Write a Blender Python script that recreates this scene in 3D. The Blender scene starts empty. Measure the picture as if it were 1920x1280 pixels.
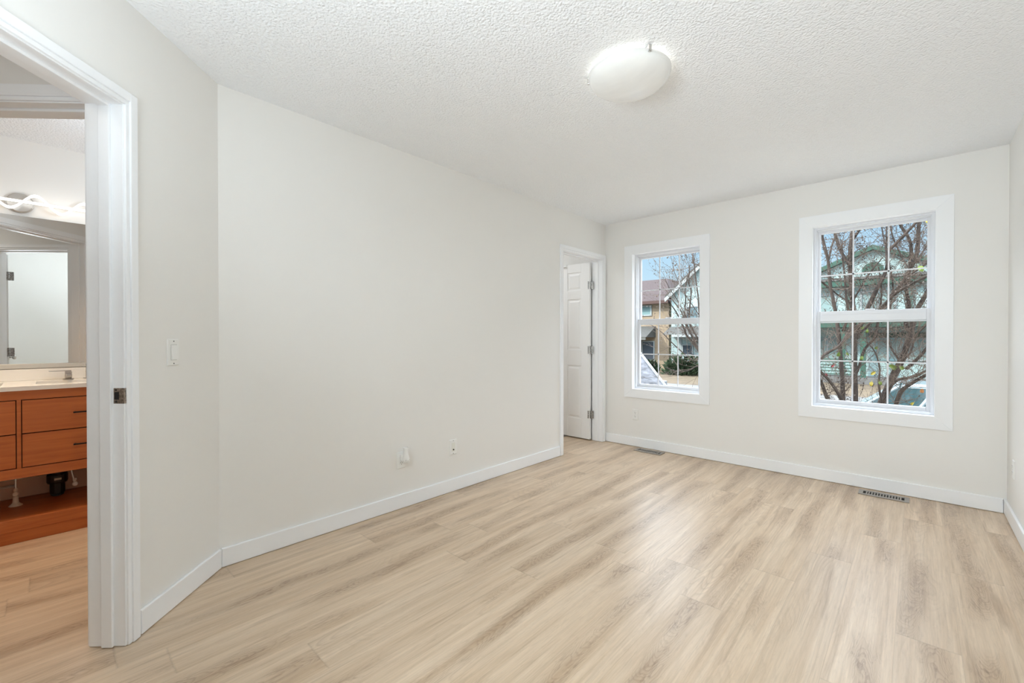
import bpy, bmesh, math, random
from mathutils import Vector, Matrix
SC = bpy.context.scene
COL = SC.collection
# ---------------------------------------------------------------- constants (metres)
W, L, Y0, H = 3.027, 4.336, 0.604, 2.44          # room width, window wall, start of the diagonal wall, ceiling
YN = -0.95                                        # wall behind the camera
R2 = math.sqrt(2)
# ---------------------------------------------------------------- camera
cam = bpy.data.cameras.new('camera'); camo = bpy.data.objects.new('camera', cam); COL.objects.link(camo)
cam.sensor_width = 36; cam.lens = 816/1920*36; cam.clip_start = 0.05; cam.clip_end = 300
camo.location = (2.5796, 0, 1.161)
camo.rotation_euler = (math.radians(90-0.4), 0, math.radians(42.85))
SC.camera = camo
# ---------------------------------------------------------------- view, sampling limits
vs = SC.view_settings
vs.view_transform = 'Standard'; vs.look = 'None'; vs.gamma = 1; vs.use_curve_mapping = False
vs.exposure = 0.0
cy = SC.cycles
cy.max_bounces = 12; cy.diffuse_bounces = 8; cy.glossy_bounces = 5; cy.transmission_bounces = 6
cy.transparent_max_bounces = 12; cy.sample_clamp_indirect = 6; cy.caustics_reflective = False; cy.caustics_refractive = False
# ---------------------------------------------------------------- sky
wd = bpy.data.worlds.new('sky'); SC.world = wd; wd.use_nodes = True
nt = wd.node_tree; nt.nodes.clear()
tc = nt.nodes.new('ShaderNodeTexCoord'); sp = nt.nodes.new('ShaderNodeSeparateXYZ'); rp = nt.nodes.new('ShaderNodeValToRGB')
bg = nt.nodes.new('ShaderNodeBackground'); wo = nt.nodes.new('ShaderNodeOutputWorld')
nt.links.new(tc.outputs['Generated'], sp.inputs[0]); nt.links.new(sp.outputs['Z'], rp.inputs[0])
nt.links.new(rp.outputs[0], bg.inputs[0]); nt.links.new(bg.outputs[0], wo.inputs[0])
SKY = [(0.0, (.75, .92, 1.0)), (.10, (.62, .84, 1.0)), (.22, (.45, .72, .97)), (.29, (.5, .74, .97)), (.40, (7.2, 7.8, 8.7)), (1, (7.2, 7.8, 8.8))]
el = rp.color_ramp.elements
while len(el) < len(SKY): el.new(.5)
for e, (p_, c_) in zip(el, SKY): e.position = p_; e.color = (*c_, 1)
bg.inputs[1].default_value = 1.0
# ---------------------------------------------------------------- sun and lamps
def lamp(name, kind, loc, power, color=(1, 1, 1), rot=(0, 0, 0), **kw):
    d = bpy.data.lights.new(name, kind); d.energy = power; d.color = color
    for k, v in kw.items(): setattr(d, k, v)
    o = bpy.data.objects.new(name, d); COL.objects.link(o); o.location = loc; o.rotation_euler = rot
    return o
sun = lamp('sun', 'SUN', (-10, -6, 14), 5.0, (1, .95, .86), angle=.02)
sun.rotation_euler = Vector((.55, .60, -.58)).to_track_quat('-Z', 'Y').to_euler()
# unseen fill lamps added to brighten the room, hall, bathroom and closet
COOL = (.83, .935, 1.0)
def aim(name, loc, to, power, color, sx, sy, spread=180):
    o = lamp(name, 'AREA', loc, power, color, shape='RECTANGLE', size=sx, size_y=sy); o.data.spread = math.radians(spread)
    o.rotation_euler = (Vector(to)-Vector(loc)).to_track_quat('-Z', 'Y').to_euler(); return o
aim('bounce_fill', (1.55, -.30, 1.70), (1.6, .3, 2.44), 24, COOL, .8, .6)  # added uplight, brightens the room by way of the ceiling
aim('throw_fill', (1.85, -.84, 1.45), (2.2, 3.4, 3.1), 15, COOL, .7, .9, 85)  # added fill thrown towards the far ceiling
aim('overhead_fill', (1.9, -.78, 2.25), (1.65, 2.3, 0), 16, COOL, .9, .4, 85)  # added fill for floor and lower walls, no fixture there
aim('bath_fill', (-.98, -.15, 2.40), (-1.0, -.1, 0), 8.5, (1, .72, .45), .5, .8, 110)  # added warm fill for the bathroom floor, no fixture there
aim('bath_wall_fill', (-.6, .5, 1.9), (-1.65, .0, 2.25), 5.8, (.82, .92, 1), .3, .3)  # added neutral fill for the bathroom wall, no fixture there
aim('hall_fill', (.55, -.95, 2.40), (.55, -.95, 0), 2.8, (1, .97, .93), .3, .3)  # added fill, the hall has no fixture
aim('closet_fill', (-1.0, 3.5, 2.40), (-1.0, 3.5, 0), 9, (.95, .98, 1), .5, .5)  # added fill, the closet has no fixture

# ---------------------------------------------------------------- materials
MATS = {}
def mat(name, col, rough=.5, metal=0.0, spec=.5, bump=None, var=None, emit=None, coat=0):
    if name in MATS: return MATS[name]
    m = bpy.data.materials.new(name); m.use_nodes = True; t = m.node_tree; b = t.nodes['Principled BSDF']
    b.inputs['Base Color'].default_value = (*col, 1); b.inputs['Roughness'].default_value = rough
    b.inputs['Metallic'].default_value = metal; b.inputs['Specular IOR Level'].default_value = spec
    b.inputs['Coat Weight'].default_value = coat
    co = t.nodes.new('ShaderNodeTexCoord')
    if var:                                          # (scale, strength, stretch)
        mp = t.nodes.new('ShaderNodeMapping'); mp.inputs['Scale'].default_value = var[2]
        t.links.new(co.outputs['Object'], mp.inputs[0])
        n = t.nodes.new('ShaderNodeTexNoise'); n.inputs['Scale'].default_value = var[0]; n.inputs['Detail'].default_value = 4
        t.links.new(mp.outputs[0], n.inputs[0])
        r = t.nodes.new('ShaderNodeValToRGB'); r.color_ramp.elements[0].position = .3; r.color_ramp.elements[1].position = .7
        k = var[1]
        r.color_ramp.elements[0].color = (*[c*(1-k) for c in col], 1); r.color_ramp.elements[1].color = (*[min(1, c*(1+k)) for c in col], 1)
        t.links.new(n.outputs[0], r.inputs[0]); t.links.new(r.outputs[0], b.inputs['Base Color'])
    if bump:                                         # (scale, strength, distance)
        n2 = t.nodes.new('ShaderNodeTexNoise'); n2.inputs['Scale'].default_value = bump[0]; n2.inputs['Detail'].default_value = 3
        t.links.new(co.outputs['Object'], n2.inputs[0])
        bp = t.nodes.new('ShaderNodeBump'); bp.inputs['Strength'].default_value = bump[1]; bp.inputs['Distance'].default_value = bump[2]
        t.links.new(n2.outputs[0], bp.inputs['Height']); t.links.new(bp.outputs[0], b.inputs['Normal'])
    if emit:
        b.inputs['Emission Color'].default_value = (*emit[0], 1); b.inputs['Emission Strength'].default_value = emit[1]
    MATS[name] = m
    return m
def siding(name, col, pitch=.2):
    m = mat(name, col, .7); t = m.node_tree; b = t.nodes['Principled BSDF']
    co = t.nodes.new('ShaderNodeTexCoord'); s = t.nodes.new('ShaderNodeSeparateXYZ'); t.links.new(co.outputs['Object'], s.inputs[0])
    a = t.nodes.new('ShaderNodeMath'); a.operation = 'DIVIDE'; a.inputs[1].default_value = pitch; t.links.new(s.outputs[2], a.inputs[0])
    f = t.nodes.new('ShaderNodeMath'); f.operation = 'FRACT'; t.links.new(a.outputs[0], f.inputs[0])
    r = t.nodes.new('ShaderNodeValToRGB'); r.color_ramp.elements[0].position = 0; r.color_ramp.elements[0].color = (*[c*.72 for c in col], 1)
    r.color_ramp.elements[1].position = .14; r.color_ramp.elements[1].color = (*col, 1)
    t.links.new(f.outputs[0], r.inputs[0]); t.links.new(r.outputs[0], b.inputs['Base Color'])
    bp = t.nodes.new('ShaderNodeBump'); bp.inputs['Strength'].default_value = .6; bp.inputs['Distance'].default_value = .03
    t.links.new(f.outputs[0], bp.inputs['Height']); t.links.new(bp.outputs[0], b.inputs['Normal'])
    return m
wall_m = mat('wall_paint', (.84, .83, .805), .62, spec=.25, bump=(60, .04, .002))
ceil_m = mat('textured_ceiling', (.91, .93, .955), .8, spec=.15)
def ceiling_texture(m):
    t = m.node_tree; b = t.nodes['Principled BSDF']; co = t.nodes.new('ShaderNodeTexCoord')
    n1 = t.nodes.new('ShaderNodeTexNoise'); n1.inputs['Scale'].default_value = 85; n1.inputs['Detail'].default_value = 3; n1.inputs['Roughness'].default_value = .6
    v = t.nodes.new('ShaderNodeTexVoronoi'); v.inputs['Scale'].default_value = 105; v.feature = 'SMOOTH_F1'
    t.links.new(co.outputs['Object'], n1.inputs[0]); t.links.new(co.outputs['Object'], v.inputs[0])
    a = t.nodes.new('ShaderNodeMath'); a.operation = 'SUBTRACT'; t.links.new(n1.outputs[0], a.inputs[0]); t.links.new(v.outputs[0], a.inputs[1])
    bp = t.nodes.new('ShaderNodeBump'); bp.inputs['Strength'].default_value = .75; bp.inputs['Distance'].default_value = .006
    t.links.new(a.outputs[0], bp.inputs['Height']); t.links.new(bp.outputs[0], b.inputs['Normal'])
ceiling_texture(ceil_m)
trim_m = mat('white_trim', (.905, .92, .94), .32, spec=.5)
vinyl_m = mat('white_vinyl', (.70, .71, .735), .3)
door_m = mat('white_door_paint', (.86, .86, .855), .38)
plate_m = mat('white_plastic', (.86, .86, .84), .28)
nick_m = mat('satin_nickel', (.62, .61, .59), .28, 1.0, bump=(220, .25, .001))
strike_m = mat('tarnished_steel', (.30, .25, .21), .42, 1.0, var=(160, .5, (1, 1, 1)), bump=(200, .3, .001))
dark_m = mat('dark_slot', (.012, .012, .012), .7)
grey_m = mat('grey_socket_slot', (.12, .12, .12), .6)
chrome_m = mat('chrome', (.62, .60, .58), .12, 1.0)
reg_m = mat('taupe_metal', (.36, .33, .30), .42, .3)
quartz_m = mat('white_quartz', (.84, .83, .80), .18)
basin_m = mat('white_porcelain', (.74, .73, .69), .12)
black_m = mat('black_metal', (.02, .018, .017), .4, .6)
abs_m = mat('black_plastic_pipe', (.010, .009, .008), .35)
pex_m = mat('pale_water_pipe', (.80, .68, .58), .4)
cream_m = mat('cream_cap', (.72, .60, .47), .4)
mirror_m = mat('mirror_glass', (.9, .91, .9), .0, 1.0)
glow_m = mat('led_diffuser', (.9, .9, .88), .4, emit=((1, .985, .96), 1.5))
gap_m = mat('shadow_gap', (.10, .05, .03), .8)
def wood(name, c1, c2, axis=1, rough=.38):
    m = mat(name, c1, rough); t = m.node_tree; b = t.nodes['Principled BSDF']
    co = t.nodes.new('ShaderNodeTexCoord'); mp = t.nodes.new('ShaderNodeMapping'); s = [9, 9, 22]; s[axis] = 1.4
    mp.inputs['Scale'].default_value = s; t.links.new(co.outputs['Object'], mp.inputs[0])
    n = t.nodes.new('ShaderNodeTexNoise'); n.inputs['Scale'].default_value = 2.2; n.inputs['Detail'].default_value = 6; n.inputs['Distortion'].default_value = .6
    t.links.new(mp.outputs[0], n.inputs[0]); r = t.nodes.new('ShaderNodeValToRGB')
    r.color_ramp.elements[0].position = .32; r.color_ramp.elements[0].color = (*c2, 1); r.color_ramp.elements[1].position = .66; r.color_ramp.elements[1].color = (*c1, 1)
    t.links.new(n.outputs[0], r.inputs[0]); t.links.new(r.outputs[0], b.inputs['Base Color'])
    return m
vanity_m = wood('amber_stained_wood', (.52, .15, .036), (.42, .11, .025))
def pane_material():
    m = bpy.data.materials.new('window_glass'); m.use_nodes = True; t = m.node_tree; t.nodes.clear()
    o = t.nodes.new('ShaderNodeOutputMaterial'); mx = t.nodes.new('ShaderNodeMixShader'); fr = t.nodes.new('ShaderNodeValue'); fr.outputs[0].default_value = 0
    tr = t.nodes.new('ShaderNodeBsdfTransparent'); tr.inputs[0].default_value = (.985, .995, .99, 1); g = t.nodes.new('ShaderNodeBsdfGlossy'); g.inputs['Roughness'].default_value = 0
    t.links.new(fr.outputs[0], mx.inputs[0]); t.links.new(tr.outputs[0], mx.inputs[1]); t.links.new(g.outputs[0], mx.inputs[2]); t.links.new(mx.outputs[0], o.inputs[0])
    return m
glass_m = pane_material()
def floor_material():
    m = bpy.data.materials.new('oak_plank_floor'); m.use_nodes = True; t = m.node_tree; b = t.nodes['Principled BSDF']; K = t.links.new
    def M(op, a, c=None, **kw):
        n = t.nodes.new('ShaderNodeMath'); n.operation = op
        for i, v in enumerate((a, c)):
            if v is None: continue
            if isinstance(v, (int, float)): n.inputs[i].default_value = v
            else: K(v, n.inputs[i])
        return n.outputs[0]
    def C(x, y, z):
        n = t.nodes.new('ShaderNodeCombineXYZ')
        for i, v in enumerate((x, y, z)):
            if isinstance(v, (int, float)): n.inputs[i].default_value = v
            else: K(v, n.inputs[i])
        return n.outputs[0]
    def NZ(vec, detail, rough=.5, dist=0):
        n = t.nodes.new('ShaderNodeTexNoise'); n.inputs['Scale'].default_value = 1; n.inputs['Detail'].default_value = detail
        n.inputs['Roughness'].default_value = rough; n.inputs['Distortion'].default_value = dist; K(vec, n.inputs['Vector']); return n.outputs[0]
    def RMP(v, stops):
        n = t.nodes.new('ShaderNodeValToRGB'); e = n.color_ramp.elements
        while len(e) < len(stops): e.new(.5)
        for q, (p, c) in zip(e, stops): q.position = p; q.color = (c, c, c, 1) if isinstance(c, (int, float)) else (*c, 1)
        K(v, n.inputs[0]); return n.outputs[0]
    def MIX(f, a, c, mode='MIX'):
        n = t.nodes.new('ShaderNodeMix'); n.data_type = 'RGBA'; n.blend_type = mode
        for s, v in ((0, f), (6, a), (7, c)):
            if isinstance(v, (int, float)): n.inputs[s].default_value = v
            elif isinstance(v, tuple): n.inputs[s].default_value = (*v, 1)
            else: K(v, n.inputs[s])
        return n.outputs[2]
    co = t.nodes.new('ShaderNodeTexCoord'); s = t.nodes.new('ShaderNodeSeparateXYZ'); K(co.outputs['Object'], s.inputs[0])
    x, y = s.outputs[0], s.outputs[1]
    PW, PL = .182, 1.5
    xr = M('ADD', M('DIVIDE', x, PW), .12); row = M('FLOOR', xr); fx = M('FRACT', xr)
    w1 = t.nodes.new('ShaderNodeTexWhiteNoise'); w1.noise_dimensions = '1D'; K(row, w1.inputs['W'])
    yr = M('ADD', M('DIVIDE', y, PL), w1.outputs[0]); col = M('FLOOR', yr); fy = M('FRACT', yr)
    idn = M('ADD', M('MULTIPLY', row, 17.13), M('MULTIPLY', col, 3.71))
    w2 = t.nodes.new('ShaderNodeTexWhiteNoise'); w2.noise_dimensions = '1D'; K(idn, w2.inputs['W']); r = w2.outputs[0]
    off = M('MULTIPLY', r, 40)
    # flowing cathedral figure around a wandering heart line, straight grain beside it
    wob = NZ(C(off, M('MULTIPLY', y, 1.1), 3.1), 2)
    c = M('ADD', M('SUBTRACT', fx, M('ADD', .28, M('MULTIPLY', r, .44))), M('MULTIPLY', M('SUBTRACT', wob, .5), .9))
    c2 = M('MULTIPLY', c, c)
    warp = NZ(C(M('ADD', M('MULTIPLY', x, 9), off), M('MULTIPLY', y, 2.6), M('MULTIPLY', r, 90)), 3, .55)
    sgn = M('SUBTRACT', M('MULTIPLY', M('GREATER_THAN', r, .5), 2), 1)
    ph = M('ADD', M('ADD', M('MULTIPLY', y, 24), M('MULTIPLY', M('MULTIPLY', c2, sgn), 75)), M('MULTIPLY', warp, 13))
    chev = RMP(M('FRACT', ph), [(0, .1), (.5, .25), (.82, 1), (1, .1)])
    a = NZ(C(M('ADD', M('MULTIPLY', x, 6.5), off), M('MULTIPLY', y, 1.15), M('MULTIPLY', r, 90)), 1.0, .45, .35)
    rings = RMP(M('FRACT', M('MULTIPLY', a, 26)), [(0, .0), (.45, .3), (.8, 1), (1, .0)])
    heart = RMP(M('SQRT', c2), [(0, 1), (.12, .85), (.30, 0)])
    zone = RMP(NZ(C(off, M('MULTIPLY', y, 1.3), 9.0), 1), [(.42, 0), (.56, 1)])
    mask = RMP(NZ(C(M('ADD', M('MULTIPLY', x, 5), off), M('MULTIPLY', y, 1.1), 7.3), 2), [(.50, 0), (.62, 1)])
    fine = NZ(C(M('MULTIPLY', x, 150), M('ADD', M('MULTIPLY', y, 4.5), off), 1.0), 4, .62)
    med = NZ(C(M('ADD', M('MULTIPLY', x, 24), off), M('MULTIPLY', y, .9), M('MULTIPLY', r, 30)), 4, .6, .5)
    blotch = RMP(NZ(C(M('ADD', M('MULTIPLY', x, 60), off), M('MULTIPLY', y, 9), M('MULTIPLY', r, 12)), 5, .7, 1.2), [(.50, 0), (.70, 1)])
    streak = RMP(NZ(C(M('ADD', M('MULTIPLY', x, 24), off), M('MULTIPLY', y, 1.2), M('MULTIPLY', r, 55)), 5, .6, .7), [(.55, 0), (.74, 1)])
    base = MIX(RMP(med, [(.3, 0), (.7, 1)]), (.575, .425, .285), (.725, .580, .430))
    hz = M('MULTIPLY', heart, zone)
    base = MIX(M('MULTIPLY', hz, .42), base, (.39, .265, .165))
    base = MIX(M('MULTIPLY', M('MULTIPLY', chev, hz), .5), base, (.31, .205, .13))
    base = MIX(M('MULTIPLY', M('MULTIPLY', rings, mask), .34), base, (.36, .25, .165))
    base = MIX(M('MULTIPLY', blotch, M('ADD', M('MULTIPLY', hz, .60), .14)), base, (.22, .14, .088))
    base = MIX(M('MULTIPLY', streak, .58), base, (.33, .215, .128))
    base = MIX(1.0, base, RMP(fine, [(.30, .88), (.7, 1.05)]), 'MULTIPLY')
    base = MIX(1.0, base, RMP(r, [(0, .95), (1, 1.04)]), 'MULTIPLY')
    ex = M('MINIMUM', fx, M('SUBTRACT', 1, fx)); ey = M('MINIMUM', fy, M('SUBTRACT', 1, fy))
    seam = M('MINIMUM', RMP(ex, [(0, 0), (.008, 1)]), RMP(ey, [(0, 0), (.0014, 1)]))
    base = MIX(1.0, base, RMP(seam, [(0, .86), (1, 1)]), 'MULTIPLY')
    K(base, b.inputs['Base Color'])
    K(RMP(fine, [(.3, .37), (.7, .29)]), b.inputs['Roughness'])
    bp = t.nodes.new('ShaderNodeBump'); bp.inputs['Strength'].default_value = .22; bp.inputs['Distance'].default_value = .0012
    K(M('ADD', fine, seam), bp.inputs['Height']); K(bp.outputs[0], b.inputs['Normal'])
    b.inputs['Specular IOR Level'].default_value = .55
    return m
floor_m = floor_material()

# ---------------------------------------------------------------- mesh building
class MB:
    """collects geometry; build() links it as ONE mesh object"""
    def __init__(s, M=None): s.v = []; s.f = []; s.M = M
    def add(s, verts, faces):
        k = len(s.v)
        for p in verts:
            p = Vector(p); s.v.append(s.M @ p if s.M else p)
        s.f += [tuple(k+i for i in f) for f in faces]; return s
    def box(s, x0, x1, y0, y1, z0, z1):
        return s.add([(x, y, z) for z in (z0, z1) for y in (y0, y1) for x in (x0, x1)],
                     [(0, 2, 3, 1), (4, 5, 7, 6), (0, 1, 5, 4), (2, 6, 7, 3), (0, 4, 6, 2), (1, 3, 7, 5)])
    def frustum(s, x0, x1, z0, z1, y0, y1, ins):          # raised panel facing y1
        return s.add([(x0, y0, z0), (x1, y0, z0), (x1, y0, z1), (x0, y0, z1), (x0+ins, y1, z0+ins), (x1-ins, y1, z0+ins), (x1-ins, y1, z1-ins), (x0+ins, y1, z1-ins)],
                     [(0, 1, 2, 3), (4, 7, 6, 5), (0, 4, 5, 1), (1, 5, 6, 2), (2, 6, 7, 3), (3, 7, 4, 0)])
    def prism(s, poly, z0, z1):                            # plan polygon, upright
        n = len(poly)
        return s.add([(x, y, z0) for x, y in poly]+[(x, y, z1) for x, y in poly],
                     [tuple(range(n))[::-1], tuple(range(n, 2*n))]+[(i, (i+1) % n, n+(i+1) % n, n+i) for i in range(n)])
    def extr(s, poly, d):                                  # any planar polygon along vector d
        n = len(poly); d = Vector(d)
        return s.add([Vector(p) for p in poly]+[Vector(p)+d for p in poly],
                     [tuple(range(n))[::-1], tuple(range(n, 2*n))]+[(i, (i+1) % n, n+(i+1) % n, n+i) for i in range(n)])
    def lathe(s, prof, c=(0, 0, 0), axis='z', n=32, caps=True):
        V = []; F = []
        for r, h in prof:
            for i in range(n):
                a = 2*math.pi*i/n; p, q = r*math.cos(a), r*math.sin(a)
                V.append({'z': (p, q, h), 'x': (h, p, q), 'y': (q, h, p)}[axis])
        for j in range(len(prof)-1):
            for i in range(n):
                k = (i+1) % n; F.append((j*n+i, j*n+k, (j+1)*n+k, (j+1)*n+i))
        if caps: F += [tuple(range(n))[::-1], tuple(range((len(prof)-1)*n, len(prof)*n))]
        return s.add([(a+c[0], b+c[1], d+c[2]) for a, b, d in V], F)
    def tube(s, pts, rad, n=8, caps=True):
        pts = [Vector(p) for p in pts]; m = len(pts)
        if not hasattr(rad, '__len__'): rad = [rad]*m
        V = []; F = []; up = None
        for i, p in enumerate(pts):
            t = (pts[min(i+1, m-1)]-pts[max(i-1, 0)]).normalized()
            if up is None: up = t.orthogonal().normalized()
            up = (up-t*up.dot(t)); up = up.normalized() if up.length > 1e-6 else t.orthogonal().normalized()
            w = t.cross(up)
            V += [p+(up*math.cos(2*math.pi*k/n)+w*math.sin(2*math.pi*k/n))*rad[i] for k in range(n)]
        for j in range(m-1):
            for i in range(n):
                k = (i+1) % n; F.append((j*n+i, j*n+k, (j+1)*n+k, (j+1)*n+i))
        if caps: F += [tuple(range(n))[::-1], tuple(range((m-1)*n, m*n))]
        return s.add(V, F)
    def build(s, name, m, parent=None, loc=None, bevel=0, smooth=False):
        root = parent
        while root is not None and root.parent is not None: root = root.parent
        org = Vector(root.location) if root is not None else Vector(loc or (0, 0, 0))
        me = bpy.data.meshes.new(name); me.from_pydata([v-org for v in s.v], [], s.f)
        bm = bmesh.new(); bm.from_mesh(me); bmesh.ops.recalc_face_normals(bm, faces=bm.faces); bm.to_mesh(me); bm.free()
        me.materials.append(m)
        if smooth:
            for p in me.polygons: p.use_smooth = True
        o = bpy.data.objects.new(name, me); COL.objects.link(o)
        if parent is not None: o.parent = parent
        else: o.location = org
        if bevel:
            b = o.modifiers.new('bevel', 'BEVEL'); b.width = bevel; b.segments = 2; b.limit_method = 'ANGLE'; b.angle_limit = math.radians(35)
        return o
def tag(o, label, cat=None, group=None, kind=None):
    o['label'] = label
    if cat: o['category'] = cat
    if group: o['group'] = group
    if kind: o['kind'] = kind
    return o
def thing(name, loc, label, cat, group=None, kind=None):
    o = bpy.data.objects.new(name, None); COL.objects.link(o); o.location = loc; o.empty_display_size = .05
    return tag(o, label, cat, group, kind)
def S(o, label, cat): return tag(o, label, cat, kind='structure')
def D(s, n, z=None):                                       # coordinates along / out of the diagonal wall
    p = ((s+n)/R2, Y0-(s-n)/R2)
    return p if z is None else (*p, z)
MD = Matrix(((1/R2, 1/R2, 0, 0), (-1/R2, 1/R2, 0, Y0), (0, 0, 1, 0), (0, 0, 0, 1)))   # (s, n, z) -> world
# ================================================================ ROOM SHELL
S(MB().box(-2.1, W+.15, -1.8, L+.16, -.12, 0).build('floor', floor_m), 'light oak plank floor running through the rooms', 'floor')
S(MB().box(-2.1, W+.15, -1.8, L+.16, H, H+.15).build('ceiling', ceil_m), 'white textured ceiling', 'ceiling')
Z1, Z2 = .6, 2.075
CO0, CO1, DH = 3.53, 4.262, 2.035                          # closet doorway
w = MB().prism([(0, Y0), (0, CO0-.02), (-.12, CO0-.02), (-.12, Y0-.057)], 0, H)
w.box(-.12, 0, CO0-.02, CO1+.02, DH+.02, H).box(-.12, 0, CO1+.02, L, 0, H)
S(w.build('wall_left', wall_m), 'long off-white wall on the left with the closet doorway', 'wall')
# window wall with two openings
OP = [(.333, 1.047, .615, 2.07), (1.947, 2.683, .60, 2.08)]
w = MB(); xs = [-2.1, OP[0][0], OP[0][1], OP[1][0], OP[1][1], W+.15]
for i in range(5):
    if i in (1, 3):
        o = OP[i//2]; w.box(xs[i], xs[i+1], L, L+.16, 0, o[2]).box(xs[i], xs[i+1], L, L+.16, o[3], H)
    else: w.box(xs[i], xs[i+1], L, L+.16, 0, H)
S(w.build('wall_back', wall_m), 'off-white wall with the two windows', 'wall')
S(MB().box(W, W+.15, YN-.1, L, 0, H).build('wall_right', wall_m), 'off-white wall at the right edge', 'wall')
S(MB().box(D(2.2, 0)[0]-.1, W, YN-.12, YN, 0, H).build('wall_near', wall_m), 'off-white wall behind the camera', 'wall')
S0, S1 = .565, 1.325                                       # bedroom doorway along the diagonal wall
w = MB(); T = -.125
w.prism([(0, Y0), (-.12, Y0-.057), D(S0-.02, T), D(S0-.02, 0)], 0, H)
w.M = MD; w.box(S0-.02, S1+.02, T, 0, DH+.02, H).box(S1+.02, 2.2, T, 0, 0, H)
S(w.build('wall_diagonal', wall_m), 'short diagonal off-white wall holding the open doorway', 'wall')
# bathroom doorway wall (square to the diagonal one), s .345 - .465
BH = 2.085; NA, NB = -.195, -.915
w = MB(MD); w.box(.345, .465, NA+.02, T, 0, H).box(.345, .465, NB-.02, NA+.02, BH+.02, H).box(.345, .465, -1.7, NB-.02, 0, H)
S(w.build('wall_bathroom_entry', wall_m), 'off-white wall around the bathroom doorway', 'wall')
S(MB(MD).box(.465, 1.9, -1.82, -1.7, 0, H).build('wall_hall', wall_m), 'off-white wall at the end of the little hall', 'wall')
S(MB(MD).box(1.78, 1.9, -1.7, T, 0, H).build('wall_hall_side', wall_m), 'off-white wall along the little hall', 'wall')
BX = -1.65                                                 # wall behind the vanity
S(MB().box(BX-.12, BX, -1.6, 1.2, 0, H).build('wall_vanity', wall_m), 'off-white bathroom wall behind the vanity', 'wall')
S(MB().box(BX, -.12, 1.1, 1.2, 0, H).build('wall_bathroom_end', wall_m), 'off-white bathroom end wall', 'wall')
px = D(.345, -1.7)
S(MB().box(px[0], px[0]+.1, -1.6, px[1], 0, H).box(BX, px[0]+.1, -1.72, -1.6, 0, H).build('wall_bathroom_side', wall_m), 'off-white bathroom side wall', 'wall')
S(MB().box(-2.02, -1.9, 2.8, L, 0, H).box(-2.02, -.12, 2.7, 2.8, 0, H).build('wall_closet', wall_m), 'off-white walls of the closet', 'wall')
# ---- baseboards
def base(name, segs, label, M=None):
    w = MB(M)
    for x0, x1, y0, y1, side in segs:
        w.box(x0, x1, y0, y1, .002, .098)
    S(w.build(name, trim_m, bevel=.004), label, 'baseboard')
base('baseboard_left', [(0, .014, Y0+.006, 3.470, 0)], 'white baseboard along the long left wall')
base('baseboard_back', [(.016, W-.016, L-.014, L, 0)], 'white baseboard below the windows')
base('baseboard_right', [(W-.014, W, YN, L, 0)], 'white baseboard along the right wall')
base('baseboard_diagonal', [(.004, .503, 0, .014, 0)], 'short white baseboard on the diagonal wall', MD)
base('baseboard_near', [(1.9, W-.02, YN, YN+.014, 0)], 'white baseboard behind the camera')

# ================================================================ DOORWAY TRIM
# a door lining: jambs and head lining the wall, casing on both faces, stop strips.  local frame: u along wall, v out of wall, z
def doorway(name, M, u0, u1, v0, v1, top, label, loc, cw=.052, stop=None, sides=(1, 1), cas=(1, 1), clip=(9, 9)):
    root = thing(name, loc, label, 'door frame', kind='structure')
    j = MB(M)
    j.box(u0-.019, u0, v0-.003, v1+.003, .002, top+.019).box(u1, u1+.019, v0-.003, v1+.003, .002, top+.019).box(u0, u1, v0-.003, v1+.003, top, top+.019)
    j.build('jamb', trim_m, root, bevel=.0015)
    if stop is not None:
        s = MB(M); a, b_ = stop
        s.box(u0, u0+.011, a, b_, .003, top).box(u1-.011, u1, a, b_, .003, top).box(u0+.011, u1-.011, a, b_, top-.011, top)
        s.build('door_stop', trim_m, root, bevel=.002)
    for f, on in zip((1, -1), cas):
        if not on: continue
        vw = v1 if f > 0 else v0
        c = MB(M); c0, c1 = sorted((vw, vw+f*.011)); d0, d1 = sorted((vw, vw+f*.017)); rv = .005
        wl, wr = min(cw, clip[0]), min(cw, clip[1])
        c.box(u0-rv-wl, u0-rv-min(.016, wl), d0, d1, .002, top+rv+cw)
        if wl > .016: c.box(u0-rv-.016, u0-rv, c0, c1, .002, top+rv)
        c.box(u1+rv+min(.016, wr), u1+rv+wr, d0, d1, .002, top+rv+cw)
        if wr > .016: c.box(u1+rv, u1+rv+.016, c0, c1, .002, top+rv)
        c.box(u0-rv-min(.016, wl), u1+rv+min(.016, wr), d0, d1, top+rv+.016, top+rv+cw)
        c.box(u0-rv-min(.016, wl), u1+rv+min(.016, wr), c0, c1, top+rv, top+rv+.016)
        c.build('casing', trim_m, root, bevel=.002)
    return root
I4 = Matrix.Identity(4)
bedroom = doorway('trim_1', MD, S0, S1, -.128, 0, DH, 'white frame of the open doorway at the left edge', D(S0, 0, 0), cw=.048, stop=(-.078, -.038))
st = MB(MD)                                                # strike plate wrapping the jamb edge
zc = .946
st.box(S0-.0005, S0+.0022, -.034, .0035, zc-.029, zc+.029)
st.extr([(S0+.002, .003, zc-.029), (S0-.008, .0055, zc-.029), (S0-.017, .0055, zc-.019), (S0-.017, .0055, zc+.019), (S0-.008, .0055, zc+.029), (S0+.002, .003, zc+.029)], (0, .0022, 0))
so = st.build('strike_plate', strike_m, bedroom, bevel=.0012); so['label'] = 'worn brown metal strike plate'
MB(MD).box(S0+.0018, S0+.0028, -.030, -.014, zc-.014, zc+.014).build('latch_hole', dark_m, so)
MB(MD).lathe([(.0028, 0), (.0028, .0012)], (S0+.0022, -.024, zc+.022), 'x', 12).lathe([(.0028, 0), (.0028, .0012)], (S0+.0022, -.024, zc-.022), 'x', 12).build('screw', dark_m, so)
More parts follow.
